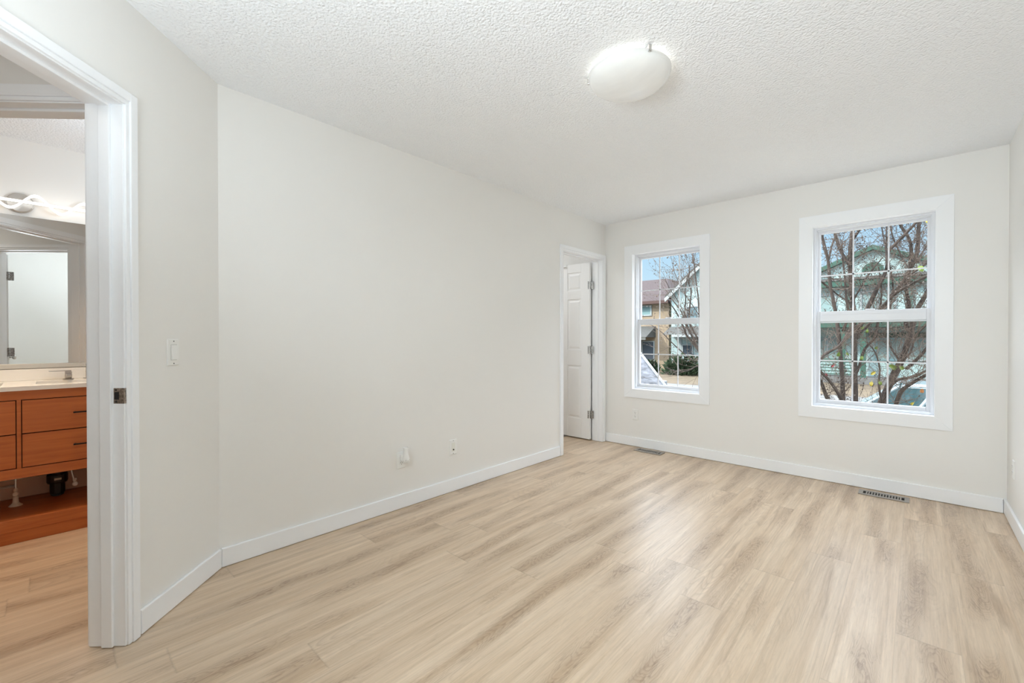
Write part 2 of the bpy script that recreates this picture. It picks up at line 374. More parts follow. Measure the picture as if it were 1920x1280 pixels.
# bathroom doorway: opening runs along n
MB2 = MD @ Matrix(((0, 1, 0, 0), (1, 0, 0, 0), (0, 0, 1, 0), (0, 0, 0, 1)))    # (u=n, v=s)
doorway('trim_2', MB2, NB, NA, .343, .467, BH, 'white frame of the bathroom doorway', D(.4, -.5, 0), cw=.060, stop=(.385, .425), clip=(9, .055))
# closet doorway in the left wall: u = y, v = x
ML = Matrix(((0, 1, 0, 0), (1, 0, 0, 0), (0, 0, 1, 0), (0, 0, 0, 1)))
doorway('trim_3', ML, CO0, CO1, -.122, 0, DH, 'white frame of the closet doorway beside the window wall', (0, 3.9, 0), cw=.052, stop=(-.082, -.045))

# ================================================================ DOORS
def hinge(parent, M, z, w=.034, name='hinge'):
    h = MB(M)
    h.box(-w, -.004, -.0015, .0015, z-.044, z+.044).box(.004, w, -.0015, .0015, z-.044, z+.044)
    for k in range(5): h.lathe([(.0065, 0), (.0065, .0168)], (0, -.003, z-.044+k*.0178), 'z', 12)
    o = h.build(name, mat('worn_hinge_steel', (.34, .33, .32), .32, 1.0, var=(120, .6, (1, 1, 1)), bump=(180, .5, .002)), parent, bevel=.0008)
    s = MB(M)
    for sx in (-1, 1):
        for dz in (-.03, -.01, .012, .032): s.lathe([(.0036, 0), (.0036, .0012)], (sx*(.017+.006*(1 if abs(dz) < .02 else 0)), -.0026, z+dz), 'y', 10)
    s.build('screw', grey_m, o)
    return o
def panel_door(name, M, width, height, loc, label, hinge_M, zs, knob_side):
    """local frame: x along the leaf from the hinge, y through its thickness, z up"""
    root = thing(name, loc, label, 'door', kind='structure')
    t = .035; st_, mid = .115, .10; z0 = .012
    rails = [(z0, .235), (.845, 1.03), (1.615, 1.72), (1.925, height)]
    b = MB(M); b.box(.001, width-.001, .007, t-.007, z0+.001, height-.001)
    cx = width/2
    b.box(0, st_, 0, t, z0, height).box(width-st_, width, 0, t, z0, height).box(cx-mid/2, cx+mid/2, 0, t, z0, height)
    for a, c in rails:
        b.box(st_, cx-mid/2, 0, t, a, c).box(cx+mid/2, width-st_, 0, t, a, c)
    b.build('door_leaf', door_m, root, bevel=.003)
    for (a, c) in ((.235, .845), (1.03, 1.615), (1.72, 1.925)):
        for (p, q) in ((st_, cx-mid/2), (cx+mid/2, width-st_)):
            f = MB(M); g = .016
            f.frustum(p+g, q-g, a+g, c-g, .007, .0015, .018).frustum(p+g, q-g, a+g, c-g, t-.007, t-.0015, .018)
            f.build('raised_panel', door_m, root)
    for z in zs: hinge(root, hinge_M, z)
    k = MB(M); kx = width-.06
    k.lathe([(.03, -.006), (.03, 0)], (kx, 0, .95), 'y', 24).lathe([(.01, -.03), (.01, -.005)], (kx, 0, .95), 'y', 16).lathe([(.012, -.06), (.025, -.055), (.027, -.042), (.02, -.03), (.011, -.028)], (kx, 0, .95), 'y', 24)
    k.lathe([(.03, 0), (.03, .006)], (kx, t, .95), 'y', 24).lathe([(.01, .005), (.01, .03)], (kx, t, .95), 'y', 16).lathe([(.011, .028), (.02, .03), (.027, .042), (.025, .055), (.012, .06)], (kx, t, .95), 'y', 24)
    k.build('door_knob', nick_m, root, smooth=True)
    return root
# closet leaf: opened 90 degrees into the closet, hinged at the far jamb
M3 = Matrix.Translation((-.134, CO1-.042, 0)) @ Matrix.Rotation(math.pi, 4, 'Z') @ Matrix.Translation((0, -.035, 0))
panel_door('door_1', M3, .71, 2.025, (-.148, CO1-.02, 0), 'white six-panel door standing open into the closet',
           Matrix.Translation((-.127, CO1-.030, 0)) @ Matrix.Rotation(math.radians(35), 4, 'Z'), (.295, 1.03, 1.765), 1)
# bedroom leaf: swung back into the bedroom, outside the picture but seen in the bathroom mirror
hp = D(S1, .012); aa = math.radians(-4)
M4 = Matrix.Translation((hp[0]+.02, hp[1]-.03, 0)) @ Matrix.Rotation(aa, 4, 'Z')
panel_door('door_2', M4, .75, 2.02, (hp[0]+.02, hp[1], 0), 'white panelled bedroom door swung open, seen only in the bathroom mirror',
           Matrix.Translation((hp[0]+.006, hp[1]+.012, 0)) @ Matrix.Rotation(math.radians(90), 4, 'Z'), (.25, 1.02, 1.80), 1)

# ================================================================ WINDOWS
def window(name, op, label, slide, half):
    x0, x1, z0, z1 = op
    root = thing(name, ((x0+x1)/2, L, z0), label, 'window', kind='structure')
    cw, th = .090, .014; a0, a1, b0, b1 = x0-cw, x1+cw, z0-cw, z1+cw
    q = {'left': [(a0, b0), (x0, z0), (x0, z1), (a0, b1)], 'right': [(x1, z0), (a1, b0), (a1, b1), (x1, z1)],
         'bottom': [(a0, b0), (a1, b0), (x1, z0), (x0, z0)], 'top': [(x0, z1), (x1, z1), (a1, b1), (a0, b1)]}
    for k in q:
        MB().extr([(p, L-th, r) for p, r in q[k]], (0, th, 0)).build('casing', trim_m, root, bevel=.0015)
    def ring(a, b_, c, d, w_, y0, y1, nm, m, bev, par=root, bot=None):
        bt = w_ if bot is None else bot
        r = MB(); r.box(a, a+w_, y0, y1, c, d).box(b_-w_, b_, y0, y1, c, d).box(a+w_, b_-w_, y0, y1, c, c+bt).box(a+w_, b_-w_, y0, y1, d-w_, d)
        return r.build(nm, m, par, bevel=bev)
    ring(x0-.001, x1+.001, z0-.001, z1+.001, .005, L-.014, L+.062, 'jamb_liner', trim_m, .001)
    ring(x0+.004, x1-.004, z0+.004, z1-.004, .018, L+.050, L+.15, 'window_frame', vinyl_m, .002)
    ring(x0+.020, x1-.020, z0+.020, z1-.020, .006, L+.072, L+.15, 'track', vinyl_m, .001)
    zm = slide
    def sash(z_a, z_b, y0, y1, nm, bw, tw, sw):
        r = MB(); a, b_ = x0+.024, x1-.024
        r.box(a, a+sw, y0, y1, z_a, z_b).box(b_-sw, b_, y0, y1, z_a, z_b).box(a+sw, b_-sw, y0, y1, z_a, z_a+bw).box(a+sw, b_-sw, y0, y1, z_b-tw, z_b)
        s = r.build(nm, vinyl_m, root, bevel=.002)
        yc = (y0+y1)/2; ga, gb, gz0, gz1 = a+sw, b_-sw, z_a+bw, z_b-tw
        MB().box(ga-.004, gb+.004, yc-.003, yc+.003, gz0-.004, gz1+.004).build('pane', glass_m, s)
        m = MB(); gw = .0052
        for k in (1, 2):
            xx = ga+(gb-ga)*k/3; m.box(xx-gw, xx+gw, yc-.0085, yc-.0035, gz0, gz1)
        zz = (gz0+gz1)/2; m.box(ga, gb, yc-.0085, yc-.0035, zz-gw, zz+gw)
        m.build('grille', vinyl_m, s)
        return s
    sash(zm-half, z1-.024, L+.112, L+.140, 'upper_sash', half*.9, .022, .020)
    lo = sash(z0+.024, zm+half, L+.080, L+.110, 'lower_sash', .030, half*1.75, .022)
    MB().box(x0+.06, x1-.06, L+.076, L+.082, zm+half*.4, zm+half*.4+.007).build('lift_rail', vinyl_m, lo, bevel=.001)
    MB().box((x0+x1)/2-.03, (x0+x1)/2+.03, L+.086, L+.108, zm+half, zm+half+.011).build('sash_lock', vinyl_m, lo, bevel=.003)
    return root
window('window_1', OP[0], 'small double-hung white window beside the closet doorway', 1.338, .030)
window('window_2', OP[1], 'wide double-hung white window filled with bare tree branches', 1.337, .047)

# ================================================================ CEILING LAMP
lc = Vector((1.572, 1.905, H))
cl = thing('ceiling_lamp', lc, 'round frosted glass flush ceiling lamp, lit', 'lamp')
MB().lathe([(.150, H), (.150, H-.022), (.135, H-.026)], (lc.x, lc.y, 0), 'z', 48).build('pan', mat('white_enamel', (.85, .85, .83), .3), cl, smooth=False)
shade_m = mat('frosted_swirl_glass', (.64, .64, .62), .22, var=(5, .05, (1, 4, 1)), emit=((1, .985, .955), .17))
pr = []
for k in range(15):
    a = math.radians(90*k/14); pr.append((.187*math.sin(a)+.0005, H-.030-.078*math.cos(a)))
pr += [(.191, H-.028), (.191, H-.024), (.185, H-.024)]
MB().lathe(pr, (lc.x, lc.y, 0), 'z', 64, caps=False).build('glass_shade', shade_m, cl, smooth=True)
for dg in (205, 325, 85):
    a = math.radians(dg); c = MB(Matrix.Translation((lc.x, lc.y, 0)) @ Matrix.Rotation(a, 4, 'Z'))
    c.box(.178, .197, -.006, .006, H-.036, H-.030).box(.193, .197, -.006, .006, H-.036, H-.006).box(.15, .197, -.006, .006, H-.010, H-.006)
    c.build('clip', nick_m, cl, bevel=.002)
lamp('ceiling_lamp_bulb', 'POINT', (lc.x, lc.y, H-.045), 1.0, (1, .96, .90), shadow_soft_size=.03)

# ================================================================ ELECTRICAL
def frame_at(loc, n):                                      # local x to the right as seen facing the wall, y out of the wall, z up
    n = Vector(n).normalized(); r = Vector((0, 0, 1)).cross(n)
    return Matrix(((r.x, n.x, 0, loc[0]), (r.y, n.y, 0, loc[1]), (0, 0, 1, loc[2]), (0, 0, 0, 1)))
def plate(M, parent, w=.070, h=.115):
    return MB(M).add([(-w/2, 0, -h/2), (w/2, 0, -h/2), (w/2, 0, h/2), (-w/2, 0, h/2), (-w/2+.003, .006, -h/2+.003), (w/2-.003, .006, -h/2+.003), (w/2-.003, .006, h/2-.003), (-w/2+.003, .006, h/2-.003)],
                     [(0, 1, 2, 3), (4, 7, 6, 5), (0, 4, 5, 1), (1, 5, 6, 2), (2, 6, 7, 3), (3, 7, 4, 0)]).build('cover_plate', plate_m, parent, bevel=.0015)
def outlet(loc, n, label):
    M = frame_at(loc, n); r = thing('power_outlet', loc, label, 'outlet'); plate(M, r)
    for dz in (.0195, -.0195):
        s = MB(M); s.lathe([(.0165, .005), (.0165, .0078), (.0155, .0085)], (0, 0, dz), 'y', 24)
        so_ = s.build('socket', plate_m, r)
        k = MB(M); k.box(-.0075, -.0055, .0082, .0088, dz-.001, dz+.008).box(.0055, .0075, .0082, .0088, dz-.001, dz+.007).lathe([(.0025, .0082), (.0025, .0088)], (0, 0, dz-.0075), 'y', 10)
        k.build('slot', grey_m, so_)
    MB(M).lathe([(.003, .006), (.003, .0072)], (0, 0, 0), 'y', 12).build('screw', nick_m, r)
    return r
outlet((0, 1.662, .330), (1, 0, 0), 'white power outlet under the plugged-in night light on the long wall')
outlet((.371, L, .343), (0, -1, 0), 'white power outlet below the small window')
outlet((W, 4.052, .355), (-1, 0, 0), 'white power outlet seen edge-on at the right wall')
# night light plugged into the upper socket
nl = thing('night_light', (.009, 1.668, .36), 'small white bell-shaped plug-in night light in the outlet', 'night light')
cx_, cy_ = .050, 1.668
MB().box(.0092, .032, cy_-.020, cy_+.020, .325, .372).build('plug_body', plate_m, nl, bevel=.006)
MB().lathe([(.004, .318), (.020, .320), (.0245, .330), (.0245, .345), (.021, .362), (.0165, .385), (.0155, .412), (.0185, .424), (.0165, .424), (.0138, .412), (.0145, .385)], (cx_, cy_, 0), 'z', 32, caps=False).build('shade', plate_m, nl, smooth=True)
dm = MB()
for k in range(5):
    a = math.radians(-70+k*38); q = (cx_+.0242*math.cos(a), cy_+.0242*math.sin(a))
    dm.lathe([(.002, -.002), (.004, 0), (.002, .002)], (q[0], q[1], .336+(.005 if k % 2 else 0)), 'z', 8)
dm.build('ornament', nick_m, nl)
# cable plate
co_ = (0, 2.119, .336); M = frame_at(co_, (1, 0, 0)); r = thing('cable_wall_plate', co_, 'white wall plate with one black jack on the long wall', 'wall plate')
plate(M, r); MB(M).box(-.017, .017, .0055, .0075, -.034, .034).build('insert', mat('ivory_plastic', (.80, .80, .74), .35), r, bevel=.001)
MB(M).lathe([(.0055, .007), (.0055, .011), (.004, .0112)], (0, 0, -.019), 'y', 16).build('jack', dark_m, r)
for dz in (.048, -.048): MB(M).lathe([(.0028, .006), (.0028, .0072)], (0, 0, dz), 'y', 12).build('screw', grey_m, r)
# rocker switch on the diagonal wall
so_ = D(.316, 0, 1.101); M = frame_at(so_, (1, 1, 0)); r = thing('light_switch', so_, 'white rocker light switch on the diagonal wall', 'light switch')
plate(M, r)
MB(M).box(-.0175, .0175, .0055, .0066, -.034, .034).build('rocker_recess', mat('switch_recess', (.55, .55, .54), .5), r)
MB(M).add([(-.0155, .006, -.032), (.0155, .006, -.032), (.0155, .006, .032), (-.0155, .006, .032), (-.0155, .0140, -.031), (.0155, .0140, -.031), (.0155, .0080, .0315), (-.0155, .0080, .0315)],
          [(0, 1, 2, 3), (4, 7, 6, 5), (0, 4, 5, 1), (1, 5, 6, 2), (2, 6, 7, 3), (3, 7, 4, 0)]).build('rocker', plate_m, r, bevel=.001)
for dz in (.048, -.048): MB(M).lathe([(.0028, .006), (.0028, .0072)], (0, 0, dz), 'y', 12).build('screw', grey_m, r)

# ================================================================ FLOOR REGISTERS
def register(loc, label, w=.285, d=.125, n=12):
    x, y = loc; r = thing('floor_register', (x, y, 0), label, 'floor vent')
    MB().box(x-w/2+.02, x+w/2-.02, y-d/2+.02, y+d/2-.02, .0006, .0016).build('painted_duct_shade', dark_m, r)  # dark plate on the floor stands in for the shade inside the duct
    f = MB(); a0, a1, b0, b1 = x-w/2, x+w/2, y-d/2, y+d/2; e = .027
    f.box(a0, a0+e, b0, b1, .0018, .006).box(a1-e, a1, b0, b1, .0018, .006).box(a0+e, a1-e, b0, b0+e, .0018, .006).box(a0+e, a1-e, b1-e, b1, .0018, .006)
    f.build('frame', reg_m, r, bevel=.0015)
    g = MB(); ia, ib = a0+e, a1-e; end = .018; span = ib-ia-2*end
    g.box(ia+end-.002, ia+end+.006, b0+e, b1-e, .0018, .0055).box(ib-end-.006, ib-end+.002, b0+e, b1-e, .0018, .0055)
    for k in range(1, n):
        xx = ia+end+span*k/n; g.box(xx-.0035, xx+.0035, b0+e, b1-e, .0018, .0055)
    g.build('louvre', reg_m, r)
register((.582, 4.222), 'narrow metal floor vent under the small window')
register((2.410, 4.205), 'narrow metal floor vent under the wide window')
register((-.60, 4.185), 'metal floor vent half hidden inside the closet doorway')
# white bracket over the top of the closet door
hk = thing('over_door_hook', (-.50, CO1-.042, 2.0), 'small white bracket hooked over the top of the closet door', 'hook')
yf = CO1-.042
MB().box(-.55, -.45, yf-.006, yf-.001, 2.0, 2.03).box(-.55, -.45, yf-.006, yf+.045, 2.0265, 2.030).box(-.55, -.45, yf-.030, yf-.006, 2.0, 2.004).build('bracket', plate_m, hk, bevel=.001)
# ================================================================ BATHROOM
FX = -1.15; VY0, VY1 = -.70, .51; VC = (VY0+VY1)/2
v = thing('bathroom_vanity', (BX+.25, VC, 0), 'amber wooden double vanity with four drawers and an open base shelf', 'vanity')
b = MB()
b.box(BX+.002, FX-.021, VY0, VY1, .366, .384).box(BX+.002, BX+.014, VY0, VY1, .384, .862).box(BX+.014, FX-.021, VY0, VY0+.018, .384, .862).box(BX+.014, FX-.021, VY1-.018, VY1, .384, .862).box(BX+.014, FX-.021, VC-.009, VC+.009, .384, .75)
b.build('carcass', vanity_m, v)
rl = MB()                                                  # face frame
rl.box(FX-.020, FX, VY0, VY1, .812, .864).box(FX-.020, FX, VY0, VY1, .366, .422)
rl.box(FX-.020, FX, VY0, VY0+.03, .422, .812).box(FX-.020, FX, VY1-.03, VY1, .422, .812).box(FX-.020, FX, VC-.0085, VC+.0085, .422, .812)
rl.build('face_frame', vanity_m, v, bevel=.001)
for y0_, y1_ in ((VY0+.034, VC-.0125), (VC+.0125, VY1-.034)):
    for z0_, z1_ in ((.427, .614), (.620, .807)):
        MB().box(FX-.018, FX-.0175, y0_-.004, y1_+.004, z0_-.005, z1_+.005).build('drawer_gap', gap_m, v)
        dr = MB().box(FX-.017, FX+.001, y0_, y1_, z0_, z1_).build('drawer', vanity_m, v, bevel=.001)
        yc = (y0_+y1_)/2; zz = (z0_+z1_)/2+.004
        MB().box(FX+.020, FX+.028, yc-.075, yc+.075, zz-.004, zz+.004).box(FX, FX+.021, yc-.070, yc-.062, zz-.004, zz+.004).box(FX, FX+.021, yc+.062, yc+.070, zz-.004, zz+.004).build('handle', black_m, dr, bevel=.001)
MB().box(BX+.002, FX+.004, VY0, VY1, .070, .137).build('base_shelf', vanity_m, v, bevel=.002)
MB().box(BX+.02, FX-.004, VY0+.002, VY1-.002, .001, .069).build('plinth', vanity_m, v)
for a_ in (VY0, VY1-.03): MB().box(BX+.01, FX, a_, a_+.03, .137, .366).build('side_post', vanity_m, v)
# countertop with two rectangular sinks set into it
SI = [(-.615, -.165), (-.03, .42)]; SX0, SX1 = -1.52, -1.265; CT0, CT1 = .864, .888
c = MB(); CX0, CX1 = BX+.001, FX+.008
c.box(CX0, SX0, VY0-.01, VY1+.01, CT0, CT1).box(SX1, CX1, VY0-.01, VY1+.01, CT0, CT1)
for a, b_ in ((VY0-.01, SI[0][0]), (SI[0][1], SI[1][0]), (SI[1][1], VY1+.01)): c.box(SX0, SX1, a, b_, CT0, CT1)
ct = tag(c.build('countertop', quartz_m, loc=(BX+.25, VC, CT0)), 'white quartz countertop on the wooden vanity', 'countertop')
tag(MB().box(BX+.001, BX+.016, VY0-.01, VY1+.01, CT1+.0005, .962).build('backsplash', quartz_m, loc=(BX, VC, CT1), bevel=.002), 'low white backsplash behind the countertop', 'backsplash')
for (a, b_), lb in zip(SI, ('white rectangular sink at the left edge of the photo', 'white rectangular sink beside the square chrome tap')):
    s = MB(); z0_ = CT0-.11
    s.box(SX0, SX1, a, b_, z0_-.008, z0_).box(SX0-.008, SX0, a, b_, z0_-.008, CT0-.0005).box(SX1, SX1+.008, a, b_, z0_-.008, CT0-.0005)
    s.box(SX0, SX1, a-.008, a, z0_-.008, CT0-.0005).box(SX0, SX1, b_, b_+.008, z0_-.008, CT0-.0005)
    tag(s.build('sink', basin_m, loc=((SX0+SX1)/2, (a+b_)/2, z0_-.008)), lb, 'sink', 'vanity sinks')
def faucet(y, label):
    r = thing('faucet', (BX+.10, y, CT1), label, 'faucet', 'vanity taps'); x = -1.575
    MB().box(x-.028, x+.028, y-.026, y+.026, CT1+.0005, CT1+.008).build('base_plate', chrome_m, r, bevel=.002)
    MB().box(x-.017, x+.017, y-.017, y+.017, CT1+.008, .942).box(x+.01, x+.135, y-.014, y+.014, .915, .930).build('body', chrome_m, r, bevel=.003)
    MB().box(x-.014, x+.014, y-.090, y+.014, .943, .949).build('lever', chrome_m, r, bevel=.001)
faucet(.115, 'square chrome tap with a thin side lever by the bathroom doorway edge')
# slim chrome post at the back of the counter
tp = thing('towel_stand', (BX+.05, .202, CT1), 'thin dark chrome stand at the back of the counter', 'towel stand')
MB().lathe([(.016, 0), (.016, .005)], (BX+.05, .202, CT1+.0005), 'z', 20).build('foot', chrome_m, tp)
MB().tube([(BX+.05, .202, CT1+.005), (BX+.05, .202, .985)], .0026, 10).build('post', chrome_m, tp)
for z_ in (.985, .935): MB().tube([(BX+.05, .198, z_), (BX+.05, .238, z_)], .0024, 8).build('arm', chrome_m, tp)
# mirror
mr = thing('bathroom_mirror', (BX, VC, .965), 'large frameless wall mirror over the vanity', 'mirror')
MB(Matrix.Translation((BX+.008, VC, 0)) @ Matrix.Rotation(math.radians(-.88), 4, 'Z')).box(-.002, .002, -.655, .655, .997, 1.948).build('mirror_glass', mirror_m, mr)
MB().box(BX+.001, BX+.012, VY0-.05, VY1+.05, .966, .9965).build('bottom_channel', mat('brushed_aluminium', (.66, .64, .60), .35, .6), mr, bevel=.003)
for y in (-.5, .19): MB().box(BX+.001, BX+.011, y-.012, y+.012, 1.004, 1.012).build('clip', nick_m, mr)
# twisted LED bar over the mirror
LZ = 2.028; LX = BX+.075
vl = thing('vanity_light', (BX, VC, LZ), 'lit LED bar with a wave twisting around it above the mirror', 'wall light')
MB().lathe([(.062, 0), (.062, .022), (.055, .027)], (BX+.0005, VC, LZ), 'x', 40).build('wall_canopy', mat('brushed_nickel', (.55, .54, .52), .35, .8), vl)
MB().tube([(BX+.025, VC, LZ), (LX-.002, VC, LZ)], .010, 12).build('arm', chrome_m, vl)
MB().box(LX-.006, LX+.008, VC-.42, VC+.42, LZ-.0075, LZ+.0075).build('light_bar', glow_m, vl, bevel=.002)
pts = []
wv = MB(); N = 150
V_ = []
for i in range(N+1):
    y = VC-.42+.84*i/N; ph = (y+.03)/.225*2*math.pi
    z = LZ+.046*math.cos(ph); x = LX+.002+.024*math.sin(ph)
    V_ += [(x-.004, y, z-.0085), (x+.004, y, z-.0085), (x+.004, y, z+.0085), (x-.004, y, z+.0085)]
F_ = [(0, 1, 2, 3)]
for i in range(N):
    for k in range(4): F_.append((4*i+k, 4*i+(k+1) % 4, 4*i+4+(k+1) % 4, 4*i+4+k))
F_.append((4*N, 4*N+3, 4*N+2, 4*N+1))
wv.add(V_, F_).build('light_wave', glow_m, vl)
# plumbing below the vanity
dp = thing('drain_pipe', (-1.55, .06, .30), 'black drain pipe with a trap below the vanity', 'pipe')
MB().tube([(-1.52, -.55, .335), (-1.52, .06, .315), (-1.52, .40, .325)], .032, 16).build('horizontal_run', abs_m, dp, smooth=True)
MB().tube([(-1.52, .06, .320), (-1.52, .06, .16)], [.036, .036], 16).lathe([(.046, .225), (.050, .235), (.050, .275), (.046, .285)], (-1.52, .06, 0), 'z', 20).tube([(-1.52, .06, .17), (-1.56, .06, .150), (-1.62, .06, .150)], .034, 14).build('trap', abs_m, dp, smooth=False)
MB().box(-1.471, -1.469, .045, .078, .249, .262).build('label_sticker', mat('pale_sticker', (.55, .47, .38), .5), dp)
for z_, y0_, y1_, lb in ((.268, -.66, .06, 'upper pale water pipe running below the vanity'), (.222, -.66, -.125, 'lower pale water pipe running below the vanity')):
    tag(MB().tube([(-1.625, y0_, z_), (-1.625, y1_, z_)], .0085, 12).build('water_pipe', pex_m, loc=(-1.625, y0_, z_), smooth=True), lb, 'pipe', 'water pipes below the vanity')
def valve(x, y, z, lean, label, m, down):
    r = thing('shutoff_valve', (x, y, z), label, 'valve', 'shut-off valves below the vanity')
    MB().tube([(x, y, z), (x-.005, y-lean, z+.11), (x-.01, y-lean*1.6, .36)], .0045, 10).build('supply_hose', nick_m, r)
    MB().lathe([(.008, 0), (.011, .004), (.011, .014), (.007, .018), (.007, .030), (.010, .034), (.010, .045), (.006, .050)], (x, y, z-.01), 'z', 14).build('body', m, r)
    MB().lathe([(.010, 0), (.014, .003), (.014, .010), (.010, .013)], (x+.006, y, z+.006), 'x', 10).build('knob', m, r)
    if down: MB().lathe([(.011, z-.01), (.014, .158), (.020, .150), (.030, .141), (.030, .138)], (x, y, 0), 'z', 16).build('escutcheon', cream_m, r)
valve(-1.455, -.118, .205, .0, 'pale shut-off valve rising from the base shelf', cream_m, True)
valve(-1.42, .137, .215, .018, 'white cross-handled shut-off valve hanging beside the black trap', mat('white_valve', (.75, .72, .68), .3), False)
bd = MB().box(BX+.002, BX+.012, VY0+.03, VY1-.03, .140, .360); bd.build('back_panel', mat('tan_back_panel', (.68, .46, .33), .6), v)

# ================================================================ OUTSIDE
GZ = -1.2
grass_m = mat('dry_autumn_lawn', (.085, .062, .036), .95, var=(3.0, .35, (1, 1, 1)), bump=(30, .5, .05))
street_m = mat('asphalt', (.24, .24, .245), .9, var=(4, .15, (1, 1, 1)))  # unseen street, coloured pale to bounce daylight up to the ceiling
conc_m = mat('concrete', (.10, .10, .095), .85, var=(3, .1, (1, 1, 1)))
S(MB().box(-40, 40, L+.2, 11.0, GZ-.2, GZ+.0).build('trim_lawn_near', mat('pale_bounce_lawn', (.34, .31, .25), .95, var=(3.0, .25, (1, 1, 1)))), 'brown autumn lawn outside the window', 'lawn')  # lawn out of view, paled so daylight bounces onto the ceiling
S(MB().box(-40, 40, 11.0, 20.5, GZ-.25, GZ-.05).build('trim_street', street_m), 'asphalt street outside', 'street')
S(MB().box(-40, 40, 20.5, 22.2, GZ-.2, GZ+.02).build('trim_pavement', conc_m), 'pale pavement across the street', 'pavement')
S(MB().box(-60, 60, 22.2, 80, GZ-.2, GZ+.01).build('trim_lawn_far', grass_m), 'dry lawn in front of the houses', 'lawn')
S(MB().box(-4.6, -.7, L+.2, 11.0, GZ+.001, GZ+.03).build('trim_driveway', mat('pale_bounce_concrete', (.48, .475, .46), .85, var=(3, .1, (1, 1, 1)))), 'concrete driveway below the small window', 'driveway')  # driveway out of view, paled to send daylight up to the ceiling

